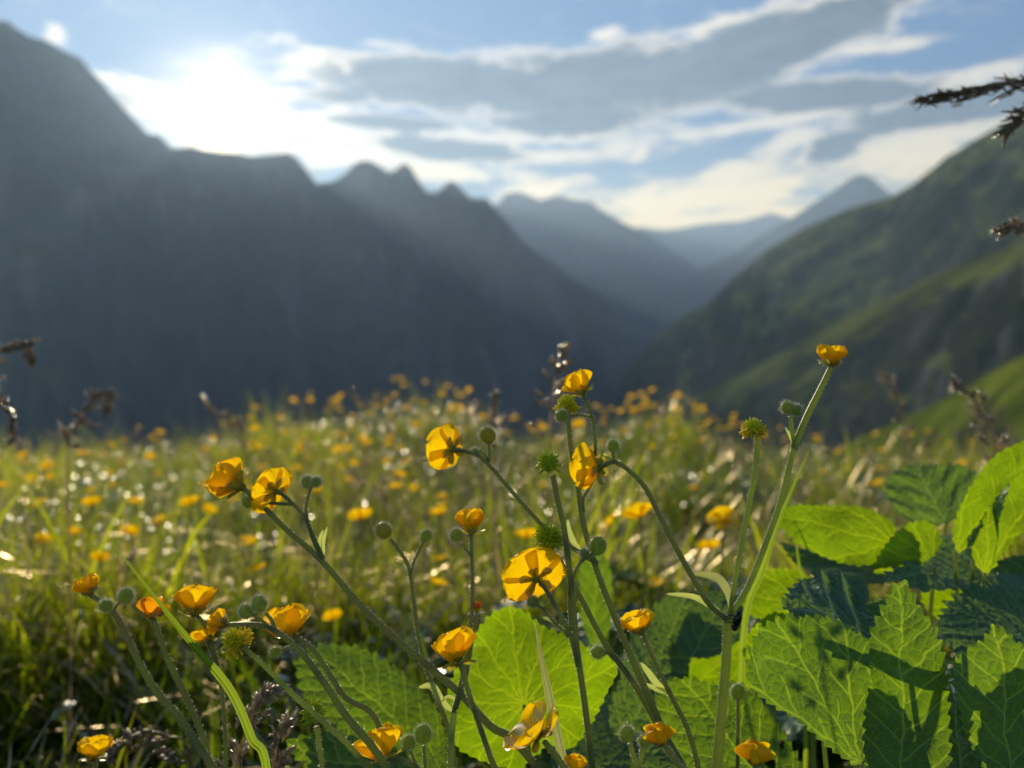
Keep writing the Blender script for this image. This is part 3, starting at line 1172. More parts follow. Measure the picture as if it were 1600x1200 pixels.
# --- plant with the two green seed heads
p = Plant('buttercup', 'buttercup with a spiky green seed head on a straight stem', 'buttercup', (930, 1300), .295, G, 60)
p.stem([(928, 1230), (915, 1110), (901, 1010), (893, 920), (882, 830), (871, 780), (864, 742)], 10, 9, True)
p.head((857, 723), 35, (-.12, -.1, 1), n=34, hook=1.6)
p.stem([(892, 985), (890, 925), (903, 885), (920, 868), (930, 862)], 5, 5)
p.bud((934, 853), 27, (.3, 0, .9))
p.bud((913, 865), 15, (-1, 0, .3))
p.stem([(903, 1040), (892, 995), (872, 955), (852, 920), (843, 912)], 8, 6.5)
p.flower((838, 906), 110, (-.33, .86, .38), 92, 76, sep_f=128, spread=.14, w=.66, seed=77)
p.stem([(889, 992), (868, 975), (852, 955), (838, 944)], 5, 4)
p.bud((833, 940), 18, (-1, 0, .3))
p.leaf([(868, 975), (855, 967), (848, 965)], 4, seed=9, mat='stem')
p = Plant('buttercup', 'buttercup with a round green seed head just above the widest flower', 'buttercup', (1080, 1310), .31, G, 80)
p.stem([(1078, 1230), (1042, 1160), (1012, 1105), (985, 1060), (945, 1005), (905, 930), (870, 868)], 11, 8, True)
p.head((858, 841, .303), 40, (-.2, -.2, 1), n=110, hook=.7)
p.stem([(985, 1060), (972, 1040), (955, 1022), (945, 1019)], 5, 5)
p.bud((934, 1019), 20, (-1, 0, .1))
# --- long diagonal plant
p = Plant('buttercup', 'buttercup on the long diagonal stem carrying two flowers and a furry double bud', 'buttercup', (850, 1300), .30, G, 100)
p.stem([(815, 1170), (767, 1135), (720, 1085), (669, 1040), (620, 1000), (567, 950), (503, 877), (447, 827), (410, 790), (379, 762)], 12, 7.5, True)
p.flower((380, 762), 88, (-.80, .25, .42), 62, 22, sep_f=60, spread=.22, seed=113)
p.stem([(505, 873), (490, 840), (474, 805), (455, 785), (440, 772), (430, 768)], 7, 5, mat='stem')
p.flower((431, 769), 72, (-.70, .45, .30), 84, 52, sep_f=85, spread=.3, seed=118)
p.stem([(458, 788), (436, 787), (410, 784), (397, 782)], 5, 5)
p.bud((389, 784), 20, (-1, 0, -.2))
p.stem([(502, 872), (486, 835), (478, 800), (482, 775), (486, 760)], 5.5, 5)
p.bud((480, 753), 19, (-.5, 0, 1), hairy=1.6)
p.bud((494, 753, .298), 16, (.6, 0, 1), hairy=1.4)
p.leaf([(503, 872), (499, 848), (505, 828)], 6, seed=10)
p.leaf([(506, 872), (505, 848), (511, 824)], 6, seed=11)
# --- forked thin plant
p = Plant('buttercup', 'thin-stemmed buttercup with a drooping brown-yellow bud and a small round bud', 'buttercup', (735, 1300), .31, G, 130)
p.stem([(712, 1210), (700, 1140), (683, 1090), (665, 1040), (653, 990), (644, 920), (636, 880), (610, 842)], 8, 5.5, True)
p.bud((599, 829), 25, (-.8, 0, .6), mat='sepal')
p.stem([(641, 897), (648, 875), (659, 852), (664, 845)], 4, 4)
p.bud((666, 837), 19, (.3, 0, 1))
p = Plant('buttercup', 'upright buttercup with a cup flower, a round bud and a withered orange head', 'buttercup', (705, 1300), .30, G, 140)
p.stem([(705, 1230), (705, 1160), (709, 1112)], 10, 10, True, 'stem_light')
p.stem([(709, 1112), (722, 1060), (732, 1000), (738, 930), (737, 870), (736, 834)], 7, 5.5)
p.flower((736, 836), 68, (-.04, .15, 1), 60, 14, sep_f=60, spread=.25, seed=149)
p.stem([(737, 868), (727, 858), (720, 848)], 4.5, 4)
p.bud((713, 836), 20, (-.5, 0, .9))
p.stem([(712, 1108), (728, 1060), (738, 1000), (745, 960)], 6, 5)
p.flower((745, 958), 30, (-.05, 0, 1), 60, 5, petal='petal_old', sep_f=70, spread=.4, w=.4)
p.leaf([(708, 1112), (690, 1095), (675, 1072), (655, 1074)], 11, seed=12)
p.leaf([(708, 1112), (712, 1095), (700, 1088), (690, 1096)], 5, seed=13)
p = Plant('buttercup', 'buttercup with one ragged open flower seen from below on a bare leaning stem', 'buttercup', (795, 1300), .285, G, 160)
p.stem([(785, 1240), (765, 1180), (748, 1130), (730, 1075), (718, 1032)], 9, 7.5, True)
p.flower((717, 1038), 84, (-.25, .5, .85), 78, 44, sep_f=115, spread=.3, seed=171)
p = Plant('buttercup', 'buttercup with the largest open flower, in front of the round leaf', 'buttercup', (920, 1300), .275, G, 175)
p.stem([(905, 1240), (885, 1205), (868, 1180), (850, 1158)], 12, 9, True)
p.flower((842, 1152), 100, (-.62, -.12, .66), 84, 52, sep_f=110, spread=.4, w=.54, seed=185)
# --- low flower pair behind the diagonal stems
p = Plant('buttercup', 'low buttercup whose flower is crossed by a dark stem, two green buds beside', 'buttercup', (680, 1320), .30, G, 190)
p.stem([(668, 1250), (655, 1205), (632, 1190), (607, 1186)], 9, 8, True)
p.flower((600, 1190), 96, (-.35, .35, .85), 80, 40, sep_f=80, spread=.25, seed=196)
p.stem([(665, 1230), (664, 1190), (662, 1165)], 6, 5)
p.bud((661, 1147), 27, (0, 0, 1))
p.stem([(660, 1220), (648, 1190), (641, 1172)], 5, 4.5)
p.bud((639, 1160), 21, (0, 0, 1))
# --- curving pair of stems
p = Plant('buttercup', 'arching buttercup stem with a swollen yellow bud at its tip and two green buds', 'buttercup', (630, 1320), .28, G, 205)
p.stem([(622, 1240), (588, 1175), (542, 1120), (510, 1072), (473, 1022), (432, 987), (400, 976), (356, 976)], 13, 6.5, True, 'stem')
p.flower((354, 976), 50, (-.85, 0, .35), 70, -30, petal='petal', sep_f=20, centre=False, w=.7, spread=.05)
p.stem([(425, 984), (412, 972), (402, 965), (395, 960)], 5, 5)
p.bud((384, 955), 22, (-.5, 0, .9), hairy=1.5)
p.stem([(430, 986), (425, 970), (415, 958)], 6, 5)
p.bud((405, 943), 24, (-.3, 0, 1), hairy=1.5)
p = Plant('buttercup', 'buttercup with an upright ragged flower on a dark twisting stem beside the arching one', 'buttercup', (630, 1330), .31, G, 220)
p.stem([(605, 1240), (596, 1150), (578, 1112), (540, 1090), (513, 1050), (492, 1018), (474, 1003), (458, 993)], 9, 7, True, 'stem')
p.flower((452, 1002), 90, (-.30, .25, .95), 62, 25, sep_f=65, spread=.3, seed=231)
p.stem([(478, 1008), (455, 1010), (440, 1016)], 4, 4)
p.bud((430, 1019), 17, (-1, 0, -.2))
p = Plant('buttercup', 'buttercup with a spent head trailing yellow stamens on a straight diagonal stem', 'buttercup', (620, 1320), .29, G, 240)
p.stem([(600, 1230), (568, 1190), (530, 1150), (470, 1097), (420, 1047), (378, 1008)], 9, 7, True, 'stem_light')
p.head((365, 1000), 34, (-.75, .2, .5), stam=90, hook=.6, mat='achene_yellow')
p = Plant('buttercup', 'short stalk with a green bristly seed head above the pale toothed leaf', 'buttercup', (505, 1300), .30, G, 250)
p.stem([(505, 1240), (502, 1190), (495, 1135)], 7, 8, True, 'stem_light')
p.head((489, 1113), 36, (0, 0, 1), n=40, hook=1.3)
# --- far left plants in focus
p = Plant('buttercup', 'buttercup leaning over with a nearly closed hairy cup and two round buds', 'buttercup', (380, 1330), .29, G, 260)
p.stem([(365, 1240), (330, 1195), (283, 1125), (240, 1075), (205, 1010), (183, 965), (165, 945), (143, 931)], 12, 7.5, True)
p.flower((143, 930), 54, (-.45, .1, .9), 62, -8, sep_f=20, spread=.14, centre=False, seed=266)
p.bud((166, 946, .286), 19, (-.7, 0, .3))
p.stem([(178, 955), (182, 946), (188, 940)], 5, 4)
p.bud((197, 931), 23, (.2, 0, 1), hairy=1.4)
p = Plant('buttercup', 'buttercup with an orange petal and dark shrivelled base under the grass blade', 'buttercup', (355, 1330), .30, G, 275)
p.stem([(335, 1240), (318, 1155), (292, 1092), (262, 1030), (240, 968)], 10, 8.5, True)
p.flower((238, 967), 58, (-.12, .2, 1), 50, -5, petal='petal_orange', sep_f=25, spread=.2, centre=False, skip=(0, 2), seed=282)
p.flower((252, 962, .304), 30, (.2, .2, 1), 50, 5, petal='petal', sep=False, centre=False, seed=284)
p = Plant('buttercup', 'buttercup with two overlapping open flowers behind the tip of the long grass blade', 'buttercup', (360, 1340), .32, G, 290)
p.stem([(352, 1250), (352, 1150), (346, 1075), (335, 1030), (325, 1003)], 7, 6, True)
p.flower((325, 1004), 46, (-.4, .3, .6), 80, 45, sep_f=90, spread=.3, seed=296)
p.stem([(340, 1040), (330, 1000), (318, 975), (305, 958)], 6, 6)
p.flower((304, 962), 80, (-.1, .35, .95), 66, 18, sep_f=70, spread=.22, seed=299)
p = Plant('buttercup', 'small shallow open flower low in the grass, alone', 'buttercup', (150, 1340), .36, G, 310)
p.stem([(152, 1260), (150, 1220), (147, 1185)], 6, 6, True)
p.flower((147, 1188), 62, (.05, .1, 1), 72, 28, sep_f=90, spread=.2, seed=316)
# --- right of the round leaf
p = Plant('buttercup', 'buttercup with a round cup flower on a thin curved stem before dark leaves', 'buttercup', (1110, 1330), .31, G, 320)
p.stem([(1098, 1240), (1078, 1150), (1050, 1090), (1028, 1045), (1012, 1010), (1003, 985)], 9, 6, True)
p.flower((1002, 990), 66, (-.35, .1, .9), 72, 4, sep_f=50, spread=.12, seed=327)
p.leaf([(1046, 1082), (1028, 1070), (1012, 1050), (1001, 1035)], 10, seed=14)
p.leaf([(1044, 1080), (1030, 1078), (1008, 1068)], 8, seed=15)
p = Plant('buttercup', 'plump half-open buttercup with two pale woolly buds at its left', 'buttercup', (1100, 1330), .28, G, 335)
p.stem([(1090, 1240), (1060, 1195), (1037, 1163)], 10, 10, True)
p.flower((1031, 1165), 64, (-.18, -.1, 1), 66, -34, sep_f=20, spread=.08, centre=False, w=.7, seed=342)
p.stem([(1003, 1260), (1000, 1200), (1005, 1165)], 8, 7, mat='stem_light')
p.bud((1007, 1158), 19, (.3, 0, 1))
p.stem([(1000, 1205), (990, 1180), (983, 1162)], 7, 6, mat='stem_light')
p.bud((980, 1147), 24, (0, 0, 1))
p = Plant('buttercup', 'globe-shaped closed buttercup low before the toothed leaf with a hole', 'buttercup', (1185, 1340), .28, G, 350)
p.stem([(1183, 1250), (1182, 1210), (1181, 1192)], 9, 9, True, 'stem_light')
p.flower((1180, 1196), 68, (-.02, -.05, 1), 70, -46, sep_f=12, spread=.05, centre=False, w=.72, seed=356)
p = Plant('buttercup', 'buttercup just reaching into view under the tall green seed stems', 'buttercup', (905, 1340), .28, G, 365)
p.stem([(905, 1260), (902, 1230), (900, 1215)], 8, 8, True)
p.flower((899, 1213), 52, (-.1, .1, 1), 60, 14, seed=371)
p = Plant('buttercup', 'lone hairy bud half hidden behind the thick forked stem', 'buttercup', (1150, 1340), .32, G, 380)
p.stem([(1152, 1260), (1153, 1150), (1153, 1092)], 6, 5, True)
p.bud((1153, 1081), 22, (.1, 0, 1))

# --- the two long grass blades in focus
def grass_blade(label, pts, w, d, mat, seed):
    ps = [P(a, b, c_ if c_ else d) for a, b, c_ in pts]
    root = Vector((ps[0].x, ps[0].y + .01, gz(ps[0].x, ps[0].y)))
    ps = [root, root.lerp(ps[0], .6)] + ps
    q, _ = catmull(ps, [0] * len(ps), 8)
    mb = MB()
    vs, fs = [], []
    n = len(q)
    for i, p_ in enumerate(q):
        t = i / (n - 1)
        dd = (q[min(i + 1, n - 1)] - q[max(i - 1, 0)]).normalized()
        s = dd.cross(Vector((.3, -1, .1))).normalized()
        nn = s.cross(dd)
        ww = w * PXM * d * .5 * min(1, (1 - t) * 2.6 + .02)
        for k in range(7):
            v = k / 3 - 1
            ridge_ = .00022 * (1 if k % 2 else -1)
            vs.append(p_ + s * ww * v + nn * (ww * .45 * abs(v) + ridge_ * min(1, (1 - t) * 4)))
        if i:
            for k in range(6):
                a = (i - 1) * 7 + k
                fs.append((a, a + 1, a + 8, a + 7))
    mb.add(vs, fs)
    ob = mb.build('single_grass', M[mat], None, root, smooth=False)
    tag(ob, label, 'grass blade', 'single grass blades in focus', 'thing')


grass_blade('long sunlit grass blade slanting across the orange-petalled buttercup', [(420, 1240, 0), (392, 1150, 0), (358, 1075, 0), (300, 1005, 0), (240, 930, 0), (170, 841, 0)], 13, .285, 'blade', 1)
grass_blade('dark narrow grass blade standing in front of the round pale leaf', [(905, 1290, 0), (882, 1200, 0), (866, 1130, 0), (852, 1060, 0), (842, 1010, 0), (836, 972, 0)], 15, .29, 'stem', 2)
grass_blade('thin pale grass blade out of focus beside the forked stem', [(1160, 1000, 0), (1190, 890, 0), (1222, 800, 0), (1268, 695, 0)], 12, .40, 'blade', 3)
grass_blade('thin grass blade rising in front of the leafy clump', [(1260, 960, 0), (1248, 880, 0), (1238, 800, 0)], 8, .42, 'blade', 4)


# ------------------------------------------------------------------ beetle on the stem
def beetle():
    c = P(1152, 968, .295)
    ax = Vector((.25, -.2, 1)).normalized()
    root = thing('beetle', 'small black beetle clinging to the fork of the thick stem', 'beetle', c)
    mb = MB()
    ellipsoid(mb, c, ax, .0034, .0019, 0, 14, 10, .8)
    ellipsoid(mb, c - ax * .0036, ax, .0012, .0013, 0, 10, 8)
    mb.build('body', M['beetle'], root, c)
    x, y = frame(ax)
    for k in range(6):
        mb = MB()
        s = -1 if k < 3 else 1
        o = ax * ((k % 3) - 1) * .0015
        side = Vector((-1, 0, 0))
        p0 = c + o + side * .001
        tube(mb, [p0, p0 + side * .0012 + y * s * .0012, p0 + side * .0022 + y * s * .0016 - ax * .0008], [.0002, .00016, .0001], 5, sub=3)
        mb.build('leg', M['beetle'], root, c)


beetle()


# ------------------------------------------------------------------ broad leaves
def leaf_mesh(poly, d, nrm, base, tip, seed, teeth=26, amp=.04, wave=.02, cup=.06, rings=26, tw=0.0, crinkle=0.0, hole=None):
    """leaf blade whose outline passes through the pixel polygon, on a plane of its own through its centre"""
    rng = random.Random(seed)
    teeth = int(teeth * 1.25)
    amp *= 1.3
    wave = max(wave, .02) * 1.8
    cx = sum(q[0] for q in poly) / len(poly)
    cy_ = sum(q[1] for q in poly) / len(poly)
    Cn = P(cx, cy_, d)
    N = Vector(nrm).normalized()
    if N.y > 0:
        N = -N
    E = Vector((0, 0, H))

    def proj(px, py):
        v = P(px, py, 1) - E
        den = v.dot(N)
        if abs(den) < .12: den = -.12
        return E + v * ((Cn - E).dot(N) / den)
    B, T = proj(*base), proj(*tip)
    U = (T - B).normalized()
    V = N.cross(U)
    pts = [proj(a, b) for a, b in poly]
    loc = [((q - B).dot(U), (q - B).dot(V)) for q in pts]
    # closed catmull outline
    n = len(loc)
    out = []
    sub = 8 * max(1, int(26 / n) + 1)
    for i in range(n):
        p0, p1, p2, p3 = (Vector(loc[(i + k) % n]) for k in (-1, 0, 1, 2))
        for k in range(sub):
            t = k / sub
            out.append(.5 * ((2 * p1) + (p2 - p0) * t + (2 * p0 - 5 * p1 + 4 * p2 - p3) * t * t + (3 * p1 - p0 - 3 * p2 + p3) * t ** 3))
    cu = sum((o for o in out), Vector((0, 0))) / len(out)
    # even resample by arc length and saw teeth that lean to the tip
    m = teeth * 8
    acc = [0]
    for i in range(len(out)):
        acc.append(acc[-1] + (out[(i + 1) % len(out)] - out[i]).length)
    per = acc[-1]
    res = []
    j = 0
    for i in range(m):
        s = per * i / m
        while acc[j + 1] < s: j += 1
        t = (s - acc[j]) / max(1e-9, acc[j + 1] - acc[j])
        res.append(out[j % len(out)].lerp(out[(j + 1) % len(out)], t))
    Ls = math.sqrt(per * per / 12)
    rim = []
    jit = [rng.uniform(.55, 1.25) for _ in range(teeth + 1)]
    for i, q in enumerate(res):
        tn = (res[(i + 1) % m] - res[i - 1])
        tn.normalize()
        nn = Vector((tn.y, -tn.x))
        if nn.dot(q - cu) < 0: nn = -nn
        up = 1 if tn.x > 0 else -1
        f = (i / 8) % 1.0
        if up < 0: f = 1 - f
        saw = (f / .72 if f < .72 else (1 - f) / .28) ** 1.1
        k = per * amp * .5 * jit[int(i / 8)] * saw
        rim.append(q + nn * k + Vector((1, 0)) * k * .3)
    ph = [rng.uniform(0, 6.28) for _ in range(6)]
    W = Ls
    vs, uvs, fs = [], [], []

    def bend(u, v, e):
        z = cup * (v * v) / W * 1.2
        z += wave * W * (math.sin(u / W * 7 + ph[0] + v / W * 3) * .5 + math.sin(v / W * 9 + ph[1] - u / W * 4) * .35) * (.3 + e)
        z -= .12 * (u * u) / W * tw
        if crinkle:
            z += crinkle * W * math.sin(u / W * 26 + abs(v) / W * -14) * min(1, abs(v) / W * 4)
        return z
    for r in range(rings + 1):
        e = (r / rings) ** .7
        for i in range(m):
            q = cu.lerp(res[i].lerp(rim[i], max(0, (e - .9) / .1)), e)
            vs.append(B + U * q.x + V * q.y + N * bend(q.x, q.y, e))
            uvs.append((q.x, q.y))
    for r in range(rings):
        for i in range(m):
            a, b = r * m + i, r * m + (i + 1) % m
            fs.append((a, b, b + m, a + m))
    if hole:
        for hx, hy, hr in hole:
            hp = proj(hx, hy)
            hu, hv = (hp - B).dot(U), (hp - B).dot(V)
            rr = hr * PXM * d
            keep = []
            for f in fs:
                mu = sum(uvs[i][0] for i in f) / 4 - hu
                mv = sum(uvs[i][1] for i in f) / 4 - hv
                if math.hypot(mu, mv * 1.6) > rr * (1 + .3 * math.sin(math.atan2(mv, mu) * 3)):
                    keep.append(f)
            fs = keep
    return vs, fs, uvs, Cn, B


def add_leaf(root, poly, d, nrm, base, tip, seed, mat='leaf', name='leaf', label=None, petiole=True, **kw):
    vs, fs, uvs, Cn, B = leaf_mesh(poly, d, nrm, base, tip, seed, **kw)
    mb = MB()
    mb.add(vs, fs)
    ob = mb.build(name, M[mat], root, Cn)
    me = ob.data
    ul = me.uv_layers.new(name='leaf')
    li = np.zeros(len(me.loops), dtype=np.int32)
    me.loops.foreach_get('vertex_index', li)
    ul.data.foreach_set('uv', np.array(uvs, dtype=np.float32)[li].reshape(-1))
    if label: ob['label'] = label
    if petiole:
        g = Vector(root.location)
        mb = MB()
        mid = B.lerp(g, .4) + Vector((0, .004, 0))
        tube(mb, [B, B.lerp(mid, .3), mid, g], [.0009, .0012, .0015, .0018], 8)
        mb.build('leaf_stalk', M['stem_light'], ob, B)
    return ob


def leafy(label, rootpx, d, group='broad-leaved plants around the buttercups', cat='leafy plant'):
    q = P(rootpx[0], rootpx[1], d)
    return thing('leafy_plant', label, cat, (q.x, d, gz(q.x, d)), group)


r = leafy('toothed leafy plant whose netted leaves stand upright, one with a sunlit tip half in shade', (1420, 1400), .31)
add_leaf(r, [(1168, 1068), (1170, 1032), (1180, 1000), (1200, 976), (1232, 968), (1262, 966), (1300, 972), (1330, 990), (1350, 1008), (1354, 1050), (1353, 1100), (1350, 1150), (1346, 1192), (1318, 1182), (1285, 1158), (1240, 1120), (1200, 1095)],
         .300, (.25, -1, .25), (1346, 1194), (1215, 968), 1, 'leaf_palm', teeth=30, amp=.020)
add_leaf(r, [(1407, 916), (1432, 945), (1458, 985), (1475, 1040), (1483, 1110), (1478, 1200), (1450, 1270), (1410, 1290), (1370, 1260), (1352, 1180), (1350, 1100), (1356, 1020), (1376, 965)],
         .305, (-.25, -1, .1), (1412, 1290), (1407, 916), 2, 'leaf', teeth=34, amp=.016, cup=-.3)
add_leaf(r, [(1560, 982), (1585, 1005), (1612, 1030), (1635, 1100), (1625, 1180), (1598, 1240), (1582, 1250), (1545, 1200), (1508, 1140), (1490, 1080), (1490, 1040), (1518, 1018), (1542, 1003)],
         .298, (.1, -1, .15), (1585, 1250), (1558, 984), 3, 'leaf', teeth=30, amp=.018, rings=60, hole=[(1506, 1126, 4)])
add_leaf(r, [(1488, 1062), (1474, 1100), (1472, 1150), (1484, 1200), (1510, 1240), (1530, 1200), (1515, 1130), (1500, 1090)],
         .315, (.2, -1, .3), (1510, 1245), (1486, 1062), 4, 'leaf_dark', teeth=24, amp=.02)
add_leaf(r, [(1350, 1165), (1362, 1142), (1375, 1135), (1388, 1150), (1392, 1180), (1375, 1215), (1355, 1200)], .33, (.2, -1, .2), (1370, 1215), (1376, 1135), 5, 'leaf', teeth=12, amp=.02)
add_leaf(r, [(1350, 1180), (1420, 1150), (1500, 1160), (1560, 1200), (1600, 1260), (1480, 1290), (1380, 1260)], .33, (.2, -.4, .9), (1380, 1270), (1580, 1200), 6, 'leaf_dark', teeth=26, amp=.02)

add_leaf(r, [(1356, 965), (1385, 940), (1420, 985), (1428, 1060), (1425, 1150), (1385, 1210), (1356, 1120)], .345, (0, -1, .2), (1385, 1215), (1385, 940), 61, 'leaf_dark', teeth=18, amp=.02)  # added leaf tucked behind, there to shade the middle leaf's right half
add_leaf(r, [(1235, 985), (1265, 980), (1290, 1020), (1300, 1090), (1290, 1140), (1262, 1120), (1240, 1050)], .345, (0, -1, .2), (1285, 1140), (1240, 985), 62, 'leaf_dark', teeth=18, amp=.02)  # unseen leaf added to cast shade on the left netted leaf
add_leaf(r, [(1500, 1075), (1535, 1090), (1560, 1140), (1570, 1210), (1530, 1190), (1505, 1130)], .335, (0, -1, .2), (1565, 1210), (1500, 1075), 63, 'leaf_dark', teeth=18, amp=.02)  # another added leaf, blocks sun from the right leaf's lower part

r = leafy('toothed leaf with a small hole behind the thick forked stem', (1230, 1400), .345)
add_leaf(r, [(1016, 1130), (1030, 1090), (1052, 1066), (1085, 1062), (1118, 1072), (1150, 1068), (1185, 1095), (1215, 1135), (1240, 1175), (1262, 1225), (1215, 1260), (1140, 1245), (1080, 1200), (1040, 1165)],
         .345, (-.1, -1, .45), (1215, 1255), (1070, 1062), 7, 'leaf', teeth=34, amp=.018, rings=60, hole=[(1221, 1162, 7), (1205, 1195, 12)])
add_leaf(r, [(1010, 1150), (1060, 1160), (1130, 1200), (1180, 1260), (1100, 1290), (1020, 1240)], .355, (0, -.5, .8), (1150, 1280), (1010, 1150), 8, 'leaf_dark', teeth=24, amp=.02)

r = leafy('large rounded pale-green leaf glowing behind the widest flowers', (820, 1400), .37)
add_leaf(r, [(700, 1090), (712, 1052), (730, 1015), (748, 985), (768, 962), (792, 950), (815, 955), (838, 974), (865, 988), (900, 1004), (932, 1020), (963, 1042),
             (945, 1085), (925, 1125), (893, 1170), (860, 1165), (838, 1178), (810, 1200), (765, 1192), (720, 1168), (698, 1130)],
         .365, (-.05, -1, .3), (818, 1100), (795, 950), 11, 'leaf_soft', teeth=40, amp=.010, wave=.035, cup=.10)

r = leafy('dull green leaf pair left of the round leaf, one shaded and one sunlit', (640, 1400), .42)
add_leaf(r, [(468, 1030), (500, 1010), (550, 1012), (600, 1035), (645, 1068), (680, 1115), (695, 1180), (670, 1215), (610, 1190), (550, 1150), (500, 1110), (472, 1070)],
         .43, (.35, -.75, .65), (690, 1190), (490, 1014), 12, 'leaf', teeth=30, amp=.02)
add_leaf(r, [(450, 1166), (500, 1148), (560, 1138), (620, 1142), (680, 1165), (715, 1210), (690, 1250), (600, 1245), (520, 1220)],
         .375, (.1, -.8, .6), (710, 1240), (450, 1166), 13, 'leaf', teeth=26, amp=.014)

r = leafy('bright blurred leaves of the clump with a horizontal toothed leaf', (1400, 1300), .46)
add_leaf(r, [(1212, 805), (1240, 792), (1290, 790), (1345, 795), (1388, 812), (1402, 840), (1392, 868), (1350, 882), (1300, 872), (1245, 850)],
         .42, (.1, -.9, .5), (1402, 850), (1212, 803), 14, 'leaf_soft', teeth=26, amp=.015)
add_leaf(r, [(1222, 850), (1290, 868), (1350, 880), (1385, 885), (1400, 905), (1330, 915), (1260, 890)], .43, (.1, -.3, 1), (1395, 900), (1222, 850), 15, 'leaf', teeth=22, amp=.02)
add_leaf(r, [(1364, 892), (1378, 862), (1405, 830), (1435, 815), (1458, 822), (1470, 845), (1455, 870), (1420, 888), (1390, 896)], .41, (-.2, -1, .4), (1460, 885), (1425, 816), 16, 'leaf_soft', teeth=18, amp=.02)
add_leaf(r, [(1385, 898), (1430, 880), (1462, 850), (1490, 845), (1525, 870), (1530, 905), (1480, 920), (1425, 912)], .415, (.3, -.4, .9), (1530, 900), (1385, 898), 17, 'leaf_dark', teeth=18, amp=.02)
add_leaf(r, [(1382, 775), (1392, 745), (1425, 728), (1465, 728), (1505, 732), (1528, 755), (1520, 790), (1480, 815), (1435, 818), (1400, 803)],
         .50, (.1, -.8, .4), (1478, 815), (1430, 730), 18, 'leaf_dark', teeth=24, amp=.015, crinkle=.02)

r = leafy('tall upright glowing leaves at the side of the clump', (1560, 1300), .42)
add_leaf(r, [(1490, 838), (1500, 795), (1528, 745), (1562, 710), (1600, 690), (1650, 672), (1660, 700), (1600, 735), (1560, 770), (1530, 815), (1502, 862)],
         .40, (-.35, -1, .1), (1492, 862), (1650, 674), 19, 'leaf_soft', teeth=30, amp=.012)
add_leaf(r, [(1518, 862), (1532, 820), (1560, 775), (1600, 738), (1660, 700), (1700, 760), (1660, 810), (1600, 830), (1570, 860), (1540, 895)],
         .40, (-.2, -1, .2), (1538, 895), (1660, 700), 20, 'leaf_soft', teeth=28, amp=.012)
add_leaf(r, [(1512, 850), (1530, 800), (1555, 765), (1575, 752), (1568, 790), (1545, 840), (1522, 875)], .405, (-1, -.45, .2), (1520, 875), (1572, 752), 21, 'leaf_dark', teeth=20, amp=.02)
add_leaf(r, [(1520, 935), (1535, 905), (1558, 900), (1562, 925), (1555, 950), (1535, 965)], .43, (0, -1, .2), (1535, 960), (1552, 900), 22, 'leaf_soft', teeth=12, amp=.02)
add_leaf(r, [(1540, 890), (1580, 872), (1620, 870), (1660, 890), (1640, 920), (1590, 915)], .42, (0, -.6, .8), (1655, 910), (1540, 890), 23, 'leaf', teeth=16, amp=.02)

r = leafy('dark blue-green leaves filling the shade behind the round cup flower', (1040, 1300), .46)
add_leaf(r, [(955, 1120), (975, 1040), (1000, 975), (1045, 935), (1085, 945), (1090, 1000), (1065, 1060), (1020, 1120), (975, 1150)], .44, (.5, -.6, .6), (985, 1150), (1070, 935), 24, 'leaf_dark', teeth=28, amp=.015)
add_leaf(r, [(1060, 1015), (1075, 960), (1110, 925), (1150, 935), (1165, 980), (1140, 1010), (1100, 1030)], .46, (.2, -.7, .8), (1075, 1040), (1135, 925), 25, 'leaf_dark', teeth=24, amp=.015)
add_leaf(r, [(1045, 1072), (1065, 1035), (1100, 1012), (1145, 1005), (1175, 1020), (1180, 1060), (1150, 1095), (1095, 1098)], .47, (0, -1, .3), (1060, 1095), (1160, 1005), 26, 'leaf_soft', teeth=22, amp=.02)
add_leaf(r, [(870, 1150), (940, 1090), (1020, 1080), (1060, 1130), (1040, 1220), (950, 1260), (880, 1230)], .43, (.3, -.3, 1), (900, 1240), (1050, 1090), 27, 'leaf_dark', teeth=28, amp=.015)
add_leaf(r, [(905, 900), (925, 860), (950, 880), (955, 950), (940, 1010), (915, 990)], .55, (.5, -.8, .2), (930, 1010), (930, 862), 28, 'leaf', teeth=20, amp=.015)

r = leafy('grey-green crinkled leaf with a silvery sheen between the netted leaves', (1310, 1300), .37)
add_leaf(r, [(1228, 945), (1245, 918), (1275, 905), (1312, 905), (1345, 925), (1362, 965), (1350, 1010), (1300, 1000), (1255, 985)], .345, (.35, -.3, .95), (1350, 1000), (1235, 925), 29, 'leaf_dark', teeth=24, amp=.02, crinkle=.03)
add_leaf(r, [(1160, 940), (1180, 905), (1215, 890), (1260, 900), (1270, 935), (1235, 960), (1185, 965)], .42, (.1, -.9, .5), (1265, 950), (1165, 925), 30, 'leaf_soft', teeth=20, amp=.02)
add_leaf(r, [(1160, 1020), (1175, 985), (1205, 960), (1235, 965), (1240, 1000), (1205, 1040)], .40, (-.2, -1, .2), (1200, 1040), (1215, 960), 31, 'leaf_soft', teeth=18, amp=.02)

r = leafy('shaded leaves under the tall glowing ones', (1580, 1350), .40)
add_leaf(r, [(1470, 980), (1500, 930), (1560, 905), (1640, 915), (1680, 980), (1640, 1040), (1560, 1045), (1500, 1025)], .375, (.2, -.5, .9), (1650, 1030), (1480, 940), 32, 'leaf_dark', teeth=26, amp=.02)
add_leaf(r, [(1440, 935), (1465, 905), (1500, 900), (1530, 925), (1510, 960), (1465, 965)], .44, (0, -1, .4), (1520, 960), (1450, 910), 33, 'leaf_soft', teeth=18, amp=.02)
add_leaf(r, [(1580, 960), (1610, 935), (1660, 930), (1680, 970), (1640, 1000), (1595, 990)], .39, (0, -1, .3), (1660, 990), (1590, 940), 34, 'leaf', teeth=18, amp=.02)


